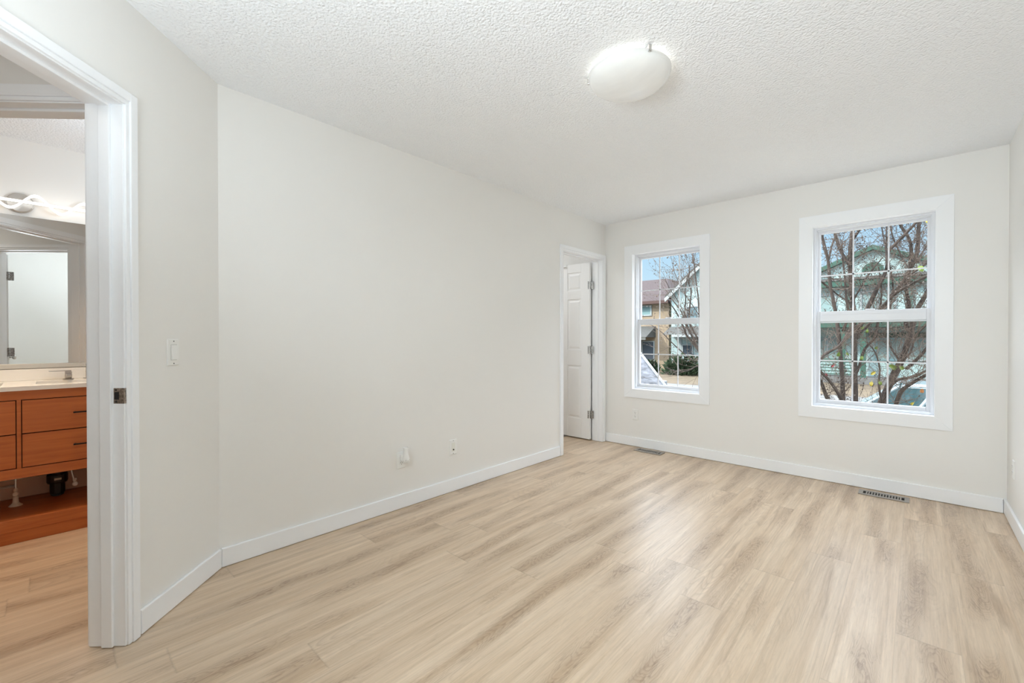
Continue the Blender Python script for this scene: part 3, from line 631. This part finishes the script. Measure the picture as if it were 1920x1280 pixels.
bark = mat('grey_brown_bark', (.036, .025, .019), .85, var=(14, .45, (1, 1, .25)), bump=(40, .7, .01))
twig_m = mat('brown_twig', (.075, .052, .038), .8)
BR = {"tree1":[[[2.04,6.8,0.07,0.0328],[2.03,6.79,0.73,0.0305],[2.02,6.79,1.25,0.0281],[2.0,6.78,1.78,0.0258],[1.98,6.77,2.06,0.0235],[2.0,6.76,2.43,0.0211],[2.04,6.76,2.71,0.0186],[2.07,6.75,3.06,0.0162]],
[[1.99,6.74,2.04,0.0196],[1.89,6.78,2.25,0.0175],[1.81,6.82,2.54,0.0152],[1.75,6.86,2.83,0.0129],[1.67,6.9,3.2,0.0104]],
[[1.98,6.62,0.09,0.0258],[1.94,6.61,0.34,0.0244],[1.93,6.59,0.66,0.023],[1.91,6.58,0.98,0.0216],[1.88,6.57,1.34,0.0202],[1.86,6.55,1.51,0.0187],[1.81,6.54,1.83,0.0174],[1.79,6.53,2.11,0.0159],[1.73,6.51,2.42,0.0146],[1.69,6.5,2.7,0.0132]],
[[1.75,6.9,2.17,0.0138],[1.77,7.0,2.36,0.0116],[1.82,7.1,2.59,0.0093],[1.85,7.2,2.81,0.0071]],
[[2.03,6.7,0.08,0.0227],[1.96,6.6,0.33,0.0202],[1.85,6.5,0.59,0.0177],[1.73,6.4,0.77,0.0153],[1.62,6.3,0.9,0.0129]],
[[1.89,6.75,0.06,0.0266],[1.82,6.66,0.29,0.024],[1.77,6.58,0.46,0.0214],[1.72,6.49,0.65,0.0188],[1.64,6.4,0.79,0.0163]],
[[1.68,6.3,0.74,0.0192],[1.74,6.35,0.9,0.018],[1.79,6.4,0.98,0.0168],[1.92,6.45,1.08,0.0155],[1.99,6.5,1.23,0.0143],[2.03,6.55,1.29,0.0131],[2.12,6.6,1.34,0.0118],[2.25,6.65,1.44,0.0105],[2.41,6.7,1.61,0.0092]],
[[2.03,6.8,0.43,0.0197],[2.02,6.83,0.65,0.0182],[2.07,6.85,0.82,0.0165],[2.12,6.88,1.03,0.0148],[2.22,6.9,1.18,0.013],[2.24,6.92,1.35,0.0114],[2.26,6.95,1.54,0.0098],[2.27,6.97,1.77,0.0082],[2.24,7.0,2.04,0.0066]],
[[2.02,6.9,1.12,0.0167],[2.06,6.97,1.22,0.0156],[2.13,7.03,1.31,0.0145],[2.2,7.1,1.42,0.0134]],
[[2.01,6.85,1.12,0.0265],[2.14,6.87,1.51,0.0243],[2.23,6.89,1.76,0.0222],[2.32,6.91,2.0,0.0202],[2.33,6.94,2.2,0.0184],[2.4,6.96,2.3,0.0164],[2.56,6.98,2.5,0.0144],[2.68,7.0,2.7,0.0124]],
[[1.92,6.7,1.25,0.0164],[1.98,6.66,1.45,0.0143],[1.96,6.62,1.64,0.0123],[1.95,6.58,1.89,0.0103],[1.93,6.54,2.15,0.0083],[1.93,6.5,2.33,0.0064]],
[[1.66,6.6,1.92,0.01],[1.76,6.67,1.82,0.0092],[1.86,6.75,1.71,0.0083],[1.96,6.83,1.62,0.0075],[2.01,6.9,1.55,0.0067]],
[[2.32,6.85,1.99,0.0096],[2.31,6.93,2.22,0.0086],[2.28,7.02,2.43,0.0076],[2.25,7.1,2.65,0.0067]],
[[2.0,6.85,2.38,0.0133],[2.09,6.77,2.51,0.0108],[2.17,6.68,2.61,0.0085],[2.27,6.6,2.7,0.0062]],
[[2.01,6.9,1.65,0.01],[2.11,7.0,1.89,0.0089],[2.2,7.1,2.06,0.0078],[2.27,7.2,2.18,0.0067]]],"tree2":[[[2.21,7.0,0.06,0.0429],[2.27,7.0,0.35,0.0401],[2.38,7.0,0.7,0.037],[2.45,7.0,0.88,0.0341],[2.5,7.0,1.06,0.0314],[2.54,7.0,1.23,0.0288],[2.56,7.0,1.37,0.0263],[2.59,7.0,1.5,0.0237],[2.68,7.0,1.71,0.021],[2.77,7.0,1.98,0.0184]],
[[2.54,7.0,1.23,0.0221],[2.49,7.03,1.34,0.021],[2.52,7.06,1.54,0.0196],[2.49,7.09,1.78,0.0184],[2.52,7.11,1.99,0.017],[2.53,7.14,2.31,0.0157],[2.44,7.17,2.54,0.0145],[2.39,7.2,2.77,0.0132]],
[[2.21,6.9,1.38,0.0195],[2.27,6.84,1.51,0.0179],[2.38,6.78,1.66,0.0163],[2.49,6.72,1.75,0.0147],[2.68,6.66,1.86,0.013],[2.8,6.6,1.93,0.0115]],
[[2.36,6.9,1.67,0.0223],[2.45,6.96,1.8,0.021],[2.54,7.02,2.02,0.0196],[2.59,7.08,2.19,0.0184],[2.6,7.14,2.51,0.0173],[2.6,7.2,2.8,0.0161]],
[[2.26,6.95,1.45,0.013],[2.37,6.89,1.68,0.0119],[2.5,6.83,1.87,0.0108],[2.63,6.76,1.97,0.0098],[2.72,6.7,2.07,0.0089]],
[[2.34,6.9,0.1,0.0256],[2.41,6.84,0.37,0.0233],[2.46,6.78,0.55,0.0211],[2.56,6.72,0.66,0.0188],[2.67,6.66,0.76,0.0165],[2.78,6.6,0.84,0.0144]],
[[2.29,6.9,0.37,0.0193],[2.34,6.82,0.55,0.0177],[2.43,6.74,0.68,0.0161],[2.56,6.66,0.73,0.0144],[2.68,6.58,0.82,0.0128],[2.8,6.5,0.93,0.0113]],
[[2.5,7.0,0.8,0.0191],[2.57,6.95,0.89,0.0172],[2.64,6.9,0.99,0.0154],[2.69,6.85,1.09,0.0136],[2.77,6.8,1.24,0.0119]],
[[2.37,6.9,0.74,0.0128],[2.43,6.86,0.88,0.0119],[2.53,6.82,0.99,0.0111],[2.58,6.78,1.19,0.0104],[2.68,6.74,1.33,0.0096],[2.78,6.7,1.48,0.0088]],
[[2.45,7.0,0.88,0.0096],[2.37,7.04,1.02,0.0093],[2.33,7.09,1.19,0.0089],[2.34,7.13,1.45,0.0085],[2.37,7.17,1.78,0.008],[2.34,7.21,2.06,0.0076],[2.3,7.26,2.37,0.0072],[2.31,7.3,2.74,0.0068]],
[[2.54,7.0,2.02,0.0095],[2.61,7.07,2.13,0.0084],[2.69,7.13,2.29,0.0074],[2.77,7.2,2.38,0.0063]],
[[2.52,6.9,1.97,0.0094],[2.45,7.03,2.15,0.0086],[2.36,7.17,2.44,0.0077],[2.33,7.3,2.74,0.0068]],
[[2.29,6.8,0.38,0.0127],[2.26,6.75,0.61,0.0111],[2.27,6.7,0.81,0.0094],[2.23,6.65,1.0,0.0078],[2.16,6.6,1.12,0.0063]]],"tree3":[[[0.71,6.7,-0.86,0.0227],[0.58,6.67,0.2,0.0208],[0.36,6.64,0.72,0.019],[0.22,6.61,1.0,0.017],[0.14,6.59,1.18,0.0148],[0.06,6.56,1.35,0.0126],[-0.0,6.53,1.55,0.0103],[-0.14,6.5,1.76,0.0081]],
[[0.46,6.7,0.49,0.0195],[0.2,6.62,1.01,0.0175],[0.08,6.54,1.19,0.0151],[0.05,6.46,1.34,0.0127],[-0.01,6.38,1.53,0.0103],[-0.06,6.3,1.65,0.0079]],
[[0.34,6.7,0.72,0.0158],[0.28,6.66,1.27,0.0142],[0.23,6.62,1.5,0.0127],[0.22,6.58,1.8,0.011],[0.2,6.54,2.05,0.0094],[0.18,6.5,2.38,0.0078]],
[[0.31,6.7,0.96,0.0158],[0.12,6.68,1.27,0.0145],[0.06,6.66,1.49,0.0129],[0.1,6.64,1.86,0.0112],[0.07,6.62,1.99,0.0096],[0.09,6.6,2.25,0.008]],
[[0.25,6.7,1.03,0.0119],[0.06,6.72,1.24,0.0114],[-0.03,6.74,1.5,0.0107],[-0.03,6.76,1.79,0.0099],[-0.05,6.78,1.9,0.0091],[-0.01,6.8,2.15,0.0083]],
[[0.45,6.7,1.74,0.0117],[0.2,6.77,2.23,0.0101],[0.05,6.83,2.33,0.0082],[0.03,6.9,2.52,0.0062]],
[[0.42,6.7,0.53,0.0117],[0.25,6.6,0.75,0.01],[0.1,6.5,0.68,0.0083],[-0.04,6.4,0.68,0.0065],[-0.15,6.3,0.73,0.0048]],
[[0.15,6.7,0.79,0.0101],[-0.07,6.62,0.99,0.0089],[-0.2,6.55,1.14,0.0076],[-0.3,6.47,1.27,0.0063],[-0.47,6.4,1.4,0.005]],
[[0.03,6.7,1.44,0.0081],[-0.11,6.6,1.77,0.0068],[-0.18,6.5,1.93,0.0054],[-0.2,6.4,2.06,0.004]],
[[0.25,6.7,1.43,0.008],[0.07,6.75,1.68,0.0071],[-0.07,6.8,1.88,0.0062],[-0.21,6.85,2.13,0.0053],[-0.29,6.9,2.31,0.0043]]]}
LEAVES = [[1.9, 6.5, 0.96], [1.98, 6.6, 0.97], [2.23, 6.8, 1.04], [2.11, 6.6, 0.92], [2.21, 6.6, 0.75], [2.2, 6.6, 0.62], [2.28, 6.7, 0.63], [2.4, 6.7, 0.82], [2.47, 6.7, 0.82], [2.62, 6.4, 1.9], [2.63, 6.4, 0.59], [2.55, 6.5, 0.44], [1.8, 6.4, 0.72], [1.85, 6.4, 0.83], [2.67, 6.4, 2.4], [2.11, 6.6, 1.28], [2.16, 6.6, 1.24]]
rnd = random.Random(11)
def rv(s=1): return Vector((rnd.uniform(-s, s), rnd.uniform(-s, s), rnd.uniform(-s, s)))
def smooth_path(P, k=3):
    out = []
    for i in range(len(P)-1):
        p0, p1, p2, p3 = P[max(i-1, 0)], P[i], P[i+1], P[min(i+2, len(P)-1)]
        for j in range(k):
            t = j/k
            out.append(tuple(.5*((2*p1[q])+(-p0[q]+p2[q])*t+(2*p0[q]-5*p1[q]+4*p2[q]-p3[q])*t*t+(-p0[q]+3*p1[q]-3*p2[q]+p3[q])*t**3) for q in range(4)))
    out.append(tuple(P[-1])); return out
def twig(mb, p, d, ln, r, depth, buds):
    pts = [p]; n = 4; q = p.copy(); dd = d.normalized()
    for i in range(n):
        dd = (dd+rv(.24)+Vector((0, 0, .06))).normalized(); q = q+dd*ln/n
        if q.y < L+.55: q.y = L+.55+rnd.random()*.05
        pts.append(q.copy())
    mb.tube(pts, [r*(1-.16*i) for i in range(n+1)], 4, False)
    if depth > 0:
        for _ in range(rnd.choice((2, 3, 3, 4))):
            k = rnd.randint(1, n); twig(mb, pts[k], dd+rv(.9)+Vector((0, 0, .15)), ln*rnd.uniform(.35, .6), r*.62, depth-1, buds)
    else:
        for k in (2, 3, 4):
            if rnd.random() < .5: buds.append((pts[k], rv(1).normalized()))
def tree(key, loc, label, leafpts, dens):
    root = thing('bare_tree', loc, label, 'tree', 'bare trees outside the windows')
    tw = MB(); buds = []
    for i, P in enumerate(BR[key]):
        Q = smooth_path(P); mb = MB()
        if P[0][2] < .5 and P[0][3] > .018:                # stems go down to the ground
            g = Vector((loc[0]+(P[0][0]-loc[0])*.45, loc[1]+(P[0][1]-loc[1])*.45, GZ-.02)); a = Vector(P[0][:3])
            Q = [(*(g.lerp(a, t)), P[0][3]*(1.25-.25*t)) for t in (0, .35, .7)]+Q
        pts = [Vector(q[:3]) for q in Q]
        mb.tube(pts, [q[3]*1.0*rnd.uniform(.93, 1.07) for q in Q], 8)
        mb.build('trunk' if P[0][3] > .022 else 'branch', bark, root, smooth=True)
        for k in range(1, len(pts)):
            if pts[k].z < .1: continue
            seg = (pts[k]-pts[k-1])
            for _ in range(dens+(rnd.random() < .5)):
                if rnd.random() < .25: continue
                d = seg.normalized()*.7+rv(1.0)+Vector((0, 0, .1))
                twig(tw, pts[k-1].lerp(pts[k], rnd.random()), d, rnd.uniform(.18, .62), rnd.uniform(.0019, .0042), 2 if rnd.random() < .55 else 1, buds)
    tag(tw.build('twigs', twig_m, root), 'thin tangled twigs', kind='stuff')
    bb = MB()
    for p, d in buds[:1500]:
        s = .011; bb.add([p+rv(.003), p+d*s*1.6+Vector((s, 0, 0)), p+d*s*2.4, p+d*s*1.4+Vector((-s*.6, s*.5, 0))], [(0, 1, 2, 3)])
    tag(bb.build('buds', mat('dry_bud', (.06, .045, .035), .8), root), 'dry buds and seed tips on the twigs', kind='stuff')
    for (x, y, z, c, sz) in leafpts:
        sz *= .62; lf = MB(Matrix.Translation((x, y, z)) @ Matrix.Rotation(rnd.uniform(-.9, .9), 4, 'Y') @ Matrix.Rotation(rnd.uniform(-.5, .5), 4, 'X'))
        n = 12; V = [(0, -.004, 0)]
        for k in range(n):
            a = 2*math.pi*k/n; rr = sz*(1+.35*math.cos(a))*(.9+.2*rnd.random()); V.append((rr*.62*math.sin(a), .012*math.cos(2*a)-.004, rr*math.cos(a)))
        lf.add(V+[(p[0], p[1]+.0015, p[2]) for p in V], [(0, k+1, (k+1) % n+1) for k in range(n)]+[(n+1, n+1+(k+1) % n+1, n+1+k+1) for k in range(n)])
        lf.tube([(0, 0, sz*1.2), (0, .01, sz*2.1)], .0018, 4)
        lf.build('leaf', mat(*c), root)
YL = ('yellow_leaf', (.24, .19, .02), .6); GL = ('yellow_green_leaf', (.085, .125, .012), .6); OL = ('orange_leaf', (.22, .085, .02), .6); RL = ('red_leaf', (.16, .015, .018), .6); BL = ('brown_leaf', (.09, .055, .03), .7)
tree('tree1', (1.95, 6.75, GZ), 'bare multi-stemmed tree filling the left of the wide window', [(*LEAVES[i], c, s) for i, c, s in ((0, GL, .045), (1, GL, .035), (2, GL, .035), (3, GL, .04), (12, RL, .03), (13, RL, .03), (15, GL, .035), (16, GL, .035))], 2)
tree('tree2', (2.30, 7.02, GZ), 'bare tree with a thick leaning dark trunk at the right of the wide window', [(*LEAVES[i], c, s) for i, c, s in ((4, YL, .045), (5, YL, .045), (6, GL, .04), (7, GL, .065), (8, GL, .05), (9, GL, .06), (10, OL, .04), (11, YL, .03), (14, YL, .05))], 2)
LEAVES2 = [[-0.12, 6.3, 2.35], [0.06, 6.3, 2.29], [-0.0, 6.3, 2.23], [0.03, 6.3, 2.16], [0.14, 6.3, 2.19], [-0.13, 6.3, 2.13], [-0.04, 6.3, 2.15], [-0.28, 6.3, 1.79]]
tree('tree3', (.45, 6.7, GZ), 'thin bare tree reaching across the right of the small window', [(*p, BL, .022) for p in LEAVES2], 1)

# ---- houses
teal_w = siding('pale_aqua_siding', (.30, .41, .40)); tan_w = siding('tan_siding', (.25, .19, .125)); pale_w = siding('very_pale_aqua_siding', (.30, .40, .40))
green_m = mat('dark_green_trim', (.012, .058, .038), .6); brown_roof = mat('brown_shingles', (.034, .021, .020), .9, var=(9, .3, (1, 1, 3)), bump=(14, .6, .03))
grey_roof = mat('grey_shingles', (.055, .055, .05), .9, var=(9, .25, (1, 1, 3)), bump=(14, .6, .03)); hglass = mat('house_window_glass', (.10, .16, .18), .08)
blind_m = mat('pale_blinds', (.16, .23, .22), .6); white_m = mat('white_fascia', (.26, .29, .29), .5); darkg = mat('dark_interior_glass', (.035, .045, .06), .08)
def hwin(root, x0, x1, z0, z1, y, pane=hglass, fr=white_m, w=.09, bars=1):
    f = MB(); f.box(x0-w, x0, y-.07, y+.02, z0-w, z1+w).box(x1, x1+w, y-.07, y+.02, z0-w, z1+w).box(x0, x1, y-.07, y+.02, z0-w, z0).box(x0, x1, y-.07, y+.02, z1, z1+w)
    for k in range(1, bars+1):
        xx = x0+(x1-x0)*k/(bars+1); f.box(xx-.03, xx+.03, y-.06, y+.02, z0, z1)
    o = f.build('window', fr, root); MB().box(x0, x1, y-.02, y-.005, z0, z1).build('pane', pane, o); return o
def gable(root, x0, x1, zb, zp, y0, y1, xp=None, m=green_m, th=.30, ov=.4, lab='roof'):
    """two roof slabs with the ridge along y"""
    xp = (x0+x1)/2 if xp is None else xp
    r = MB(); sl = (zp-zb)/(xp-x0); sr = (zp-zb)/(x1-xp)
    r.extr([(x0-ov, y0-.35, zb-ov*sl), (xp, y0-.35, zp), (xp, y0-.35, zp+th), (x0-ov, y0-.35, zb-ov*sl+th)], (0, y1-y0+.7, 0))
    r.extr([(xp, y0-.35, zp), (x1+ov, y0-.35, zb-ov*sr), (x1+ov, y0-.35, zb-ov*sr+th), (xp, y0-.35, zp+th)], (0, y1-y0+.7, 0))
    return r.build(lab, m, root)
# house with the green trim
HY = 30.0
hA = thing('house', (1.5, HY, GZ), 'pale aqua house with dark green gable trim across the street', 'house')
MB().box(-4.6, 8.2, HY, HY+9, GZ-.1, 4.2).extr([(-3.0, HY, 4.2), (4.8, HY, 4.2), (.9, HY, 5.85)], (0, 9, 0)).build('wall', teal_w, hA)
gable(hA, -3.0, 4.8, 4.18, 5.85, HY, HY+9, .9, th=.24)
MB().box(-5.0, 8.6, HY-.55, HY+.1, 3.98, 4.30).build('eave', green_m, hA)
MB().extr([(-5.0, HY-.60, 4.30), (-5.0, HY+.0, 4.30), (-5.0, HY+.0, 4.50)], (13.6, 0, 0)).build('porch_roof', grey_roof, hA)
cv = MB(); n = 16
cv.extr([(0.9+.46*math.cos(math.pi*k/n), HY-.06, 4.74+.46*math.sin(math.pi*k/n)) for k in range(n+1)], (0, .05, 0)); cv.build('gable_vent', green_m, hA)
for x in (-.05, 2.35, -2.9, 4.9): MB().box(x-.12, x+.12, HY-.10, HY+.01, 2.1, 3.98).build('corner_board', mat('mid_green_board', (.05, .125, .105), .6), hA)
hwin(hA, -2.3, -.75, 2.35, 3.55, HY, blind_m, white_m, .08, 1); hwin(hA, .45, 1.75, 2.4, 3.6, HY, blind_m); hwin(hA, 3.0, 4.2, 2.4, 3.6, HY, blind_m)
MB().box(-5.0, 8.6, HY-1.5, HY, 1.75, 2.02).build('lower_eave', green_m, hA)
MB().extr([(-5.0, HY-1.55, 2.02), (-5.0, HY, 2.02), (-5.0, HY, 2.38)], (13.6, 0, 0)).build('lower_roof', mat('blue_grey_shingles', (.09, .12, .125), .9, var=(9, .2, (1, 1, 3))), hA)
MB().box(.75, 6.0, HY-.08, HY, 1.20, 1.46).build('window_head', green_m, hA)
hwin(hA, 1.1, 2.05, .10, 1.10, HY-.0, blind_m, mat('aqua_frame', (.16, .27, .28), .5), .10, 1); hwin(hA, 2.3, 3.2, .10, 1.10, HY, blind_m, white_m, .08, 0)
hwin(hA, -1.6, -.5, .0, 1.1, HY, blind_m, white_m, .08, 1); hwin(hA, 3.6, 4.8, .1, 1.1, HY, hglass, white_m)
for x in (.60, -.25, 3.35): MB().box(x-.11, x+.11, HY-1.40, HY-1.18, GZ, 1.75).build('porch_post', green_m, hA)
rg = MB()
for k in range(5): rg.box(-4.8, .2, HY-1.32, HY-1.26, -.75+k*.16, -.70+k*.16)
rg.box(-4.8, .2, HY-1.34, HY-1.24, .02, .08); rg.build('porch_railing', green_m, hA)
MB().box(-4.8, 8.2, HY-1.5, HY, GZ-.02, -.85).build('porch_deck', conc_m, hA)
# pale neighbour with a raking white eave
hC = thing('house', (-7.5, HY, GZ), 'very pale aqua gabled house behind the branches of the small window', 'house')
MB().box(-10.0, -5.5, HY, HY+9, GZ-.1, 4.2).extr([(-10.0, HY, 4.2), (-5.5, HY, 4.2), (-7.1, HY, 6.7)], (0, 9, 0)).build('wall', pale_w, hC)
gable(hC, -10.0, -5.5, 4.22, 6.75, HY, HY+9, -7.1, m=grey_roof, th=.22, ov=.3)
MB().extr([(-10.35, HY-.4, 3.95), (-7.1, HY-.4, 6.80), (-7.1, HY-.4, 6.55), (-10.30, HY-.4, 3.72)], (0, .06, 0)).build('fascia', white_m, hC)
hwin(hC, -8.9, -7.4, 2.3, 3.3, HY, hglass, white_m, .08, 1)
MB().extr([(-10.0, HY-1.5, 1.42), (-10.0, HY, 1.42), (-10.0, HY, 1.98), (-10.0, HY-.2, 1.98)], (4.4, 0, 0)).build('porch_roof', grey_roof, hC)
MB().box(-9.35, -5.8, HY-1.52, HY-1.44, 1.26, 1.42).build('gutter', white_m, hC)
hwin(hC, -9.15, -8.55, .08, .68, HY, darkg, white_m, .08, 0)
MB().box(-9.42, -9.26, HY-.03, HY, GZ, 1.3).build('corner_board', white_m, hC)
# tan house with brown roof
hB = thing('house', (-13.5, 31, GZ), 'tan house with a brown hipped roof at the left of the small window', 'house')
MB().box(-17.5, -10.6, 31, 40, GZ-.1, 3.95).build('wall', tan_w, hB)
MB().add([(-18.0, 30.5, 3.90), (-10.45, 30.5, 3.90), (-10.45, 40.5, 3.90), (-18.0, 40.5, 3.90), (-15.5, 34.0, 5.95), (-12.0, 34.0, 5.95), (-12.0, 37, 5.95), (-15.5, 37, 5.95), (-18.0, 30.5, 3.72), (-10.45, 30.5, 3.72), (-10.45, 40.5, 3.72), (-18.0, 40.5, 3.72)],
         [(0, 1, 5, 4), (1, 2, 6, 5), (2, 3, 7, 6), (3, 0, 4, 7), (4, 5, 6, 7), (0, 8, 9, 1), (1, 9, 10, 2), (2, 10, 11, 3), (3, 11, 8, 0), (8, 11, 10, 9)]).build('roof', brown_roof, hB)
MB().box(-18.05, -10.42, 30.42, 30.50, 3.70, 3.92).build('fascia', mat('brown_fascia', (.05, .022, .016), .7), hB)
hwin(hB, -13.0, -12.0, 2.95, 3.55, 31, mat('aqua_blind', (.13, .22, .22), .5), white_m, .10, 0)
MB().box(-17.5, -10.6, 30.97, 31.0, 2.45, 2.62).build('belt_board', mat('brown_board', (.09, .06, .035), .7), hB)
MB().extr([(-17.8, 29.4, 1.25), (-17.8, 31, 1.25), (-17.8, 31, 2.08)], (6.2, 0, 0)).build('porch_roof', grey_roof, hB)
MB().box(-17.8, -11.65, 29.42, 29.52, 1.05, 1.28).build('porch_fascia', mat('grey_board', (.08, .08, .07), .7), hB)
hwin(hB, -12.6, -11.75, -.6, .9, 31, darkg, white_m, .08, 0)
# ---- evergreen shrubs before the pale house
jun_m = mat('juniper_green', (.018, .034, .011), .9, var=(6, .4, (1, 1, 1)))
def shrub(loc, rx, rz, label, n=900):
    r = thing('juniper_shrub', loc, label, 'shrub', 'evergreen shrubs before the pale house'); x, y, z = loc; m = MB()
    for _ in range(n):
        a = rnd.uniform(0, 2*math.pi); e = math.asin(rnd.random()); q = rnd.uniform(.3, 1)
        p = Vector((x+rx*q*math.cos(a)*math.cos(e), y+rx*.7*q*math.sin(a)*math.cos(e), z+rz*q*math.sin(e))); d = Vector((math.cos(a)*.6, math.sin(a)*.6, .55)).normalized()*.30+rv(.1)
        w_ = d.orthogonal().normalized()*.045
        m.add([p-w_, p+d*.5-w_*1.5, p+d, p+d*.5+w_*1.5, p+w_+Vector((0, 0, .02))], [(0, 1, 2, 3, 4)])
    tag(m.build('foliage', jun_m, r), 'dense dark green needles', kind='stuff')
    MB().tube([(x, y, z-.02), (x, y, z+rz*.4)], .06, 8).build('stem', bark, r)
shrub((-8.4, 28.2, GZ), 1.35, 1.25, 'dark evergreen shrub at the right of the small window')
shrub((-10.75, 28.3, GZ), .5, .8, 'smaller dark evergreen shrub beside the pale corner')
# ---- cars
def car(loc, ang, ln, wd_, ht, paint, label, glass=hglass, kind='car'):
    root = thing('parked_car', loc, label, 'car')
    M = Matrix.Translation(loc) @ Matrix.Rotation(ang, 4, 'Z'); hw = wd_/2
    def sec(x, zb, zt, w1, w2): return [(x, -w1, zb), (x, w1, zb), (x, w1*1.02, (zb+zt)/2), (x, w2, zt), (x, -w2, zt), (x, -w1*1.02, (zb+zt)/2)]
    bz = ht*.56
    st = [(-.5, .38, bz*.80, .80, .74), (-.485, .24, bz*.93, .93, .86), (-.40, .20, bz*.98, .99, .92), (-.2, .19, bz, 1, .93), (.1, .19, bz, 1, .93), (.22, .19, bz*.97, 1, .92), (.36, .20, bz*.90, .98, .88), (.46, .22, bz*.80, .92, .80), (.50, .34, bz*.66, .82, .70)]
    V = []; F = []
    for i, (x, zb, zt, a, c) in enumerate(st): V += sec(x*ln, zb, zt, a*hw, c*hw)
    for i in range(len(st)-1):
        for k in range(6): F.append((6*i+k, 6*i+(k+1) % 6, 6*i+6+(k+1) % 6, 6*i+6+k))
    F += [(5, 4, 3, 2, 1, 0), tuple(range(6*(len(st)-1), 6*len(st)))]
    MB(M).add(V, F).build('body', paint, root, bevel=.03, smooth=False)
    # greenhouse: roof with pillars, glass set in
    cb = [(-.44, .24)] ; x0, x1, r0, r1 = -.45*ln, .23*ln, -.34*ln, .06*ln; zt = ht-.05
    if kind == 'suv': x0, x1, r0, r1 = -.48*ln, .26*ln, -.42*ln, .06*ln
    w1, w2 = hw*.90, hw*.74
    A = [(x0, -w1, bz*.96), (x1, -w1, bz*.96), (x1, w1, bz*.96), (x0, w1, bz*.96), (r0, -w2, zt), (r1, -w2, zt), (r1, w2, zt), (r0, w2, zt)]
    Q = [(0, 1, 2, 3), (4, 7, 6, 5), (0, 4, 5, 1), (1, 5, 6, 2), (2, 6, 7, 3), (3, 7, 4, 0)]
    MB(M).add(A, Q).build('window_glass', glass, root)
    MB(M).add([(r0-.05, -w2-.03, zt-.03), (r1+.05, -w2-.03, zt-.03), (r1+.05, w2+.03, zt-.03), (r0-.05, w2+.03, zt-.03), (r0+.15, -w2+.12, ht), (r1-.15, -w2+.12, ht), (r1-.15, w2-.12, ht), (r0+.15, w2-.12, ht)], Q).build('roof', paint, root, bevel=.02)
    pl_ = MB(M)
    for sy in (-1, 1):
        for t in (0, .34, .68, 1):
            b0 = x0+(x1-x0)*t; t0 = r0+(r1-r0)*t
            pl_.tube([(b0, sy*w1, bz*.96), (t0, sy*w2, zt)], .035, 6)
    pl_.build('pillar', paint, root)
    for sx in (-.31, .30):
        for sy in (-1, 1):
            c_ = M @ Vector((sx*ln, sy*hw*.93, .33)); Mw = Matrix.Translation(c_) @ Matrix.Rotation(ang, 4, 'Z')
            o = MB(Mw).lathe([(.20, -.10), (.32, -.10), (.335, -.06), (.335, .06), (.32, .10), (.20, .10)], (0, 0, 0), 'y', 24).build('wheel', mat('tyre_rubber', (.02, .02, .02), .8), root)
            MB(Mw).lathe([(.19, -.105), (.19, .105)], (0, 0, 0), 'y', 16).build('rim', nick_m, o)
    MB(M).box(.462*ln, .498*ln, -hw*.80, -hw*.50, bz*.62, bz*.78).box(.462*ln, .498*ln, hw*.50, hw*.80, bz*.62, bz*.78).build('headlight', mat('headlight', (.25, .27, .28), .1), root)
    for sy in (-1, 1): MB(M).box(.17*ln, .20*ln, sy*hw*.95 if sy > 0 else -hw*1.13, hw*1.13 if sy > 0 else -hw*.95, bz*.98, bz*1.14).build('wing_mirror', paint, root, bevel=.02)
    return root
paint_w = mat('white_car_paint', (.17, .22, .235), .2, coat=.5); paint_b = mat('dark_blue_car_paint', (.02, .035, .12), .2, coat=.6); paint_s = mat('silver_car_paint', (.14, .15, .16), .3, .1, coat=.5)
car((2.6, 13.4, GZ-.05), math.pi, 4.6, 1.8, 1.42, paint_w, 'white car parked on the street behind the bare trees', mat('teal_car_glass', (.02, .045, .05), .05))
car((5.0, 16.6, GZ-.05), math.pi, 4.7, 1.85, 1.62, paint_b, 'dark blue car behind the white car', darkg, 'suv')
car((-2.75, 9.0, GZ+.03), math.radians(-20), 4.4, 1.85, 2.15, paint_s, 'silver van parked on the driveway seen through the small window', mat('windscreen_painted_reflection', (.06, .062, .07), .35, spec=.3, var=(5, .95, (1, 1, 3))), 'suv')  # streaky noise paints branch reflections into the windscreen colour
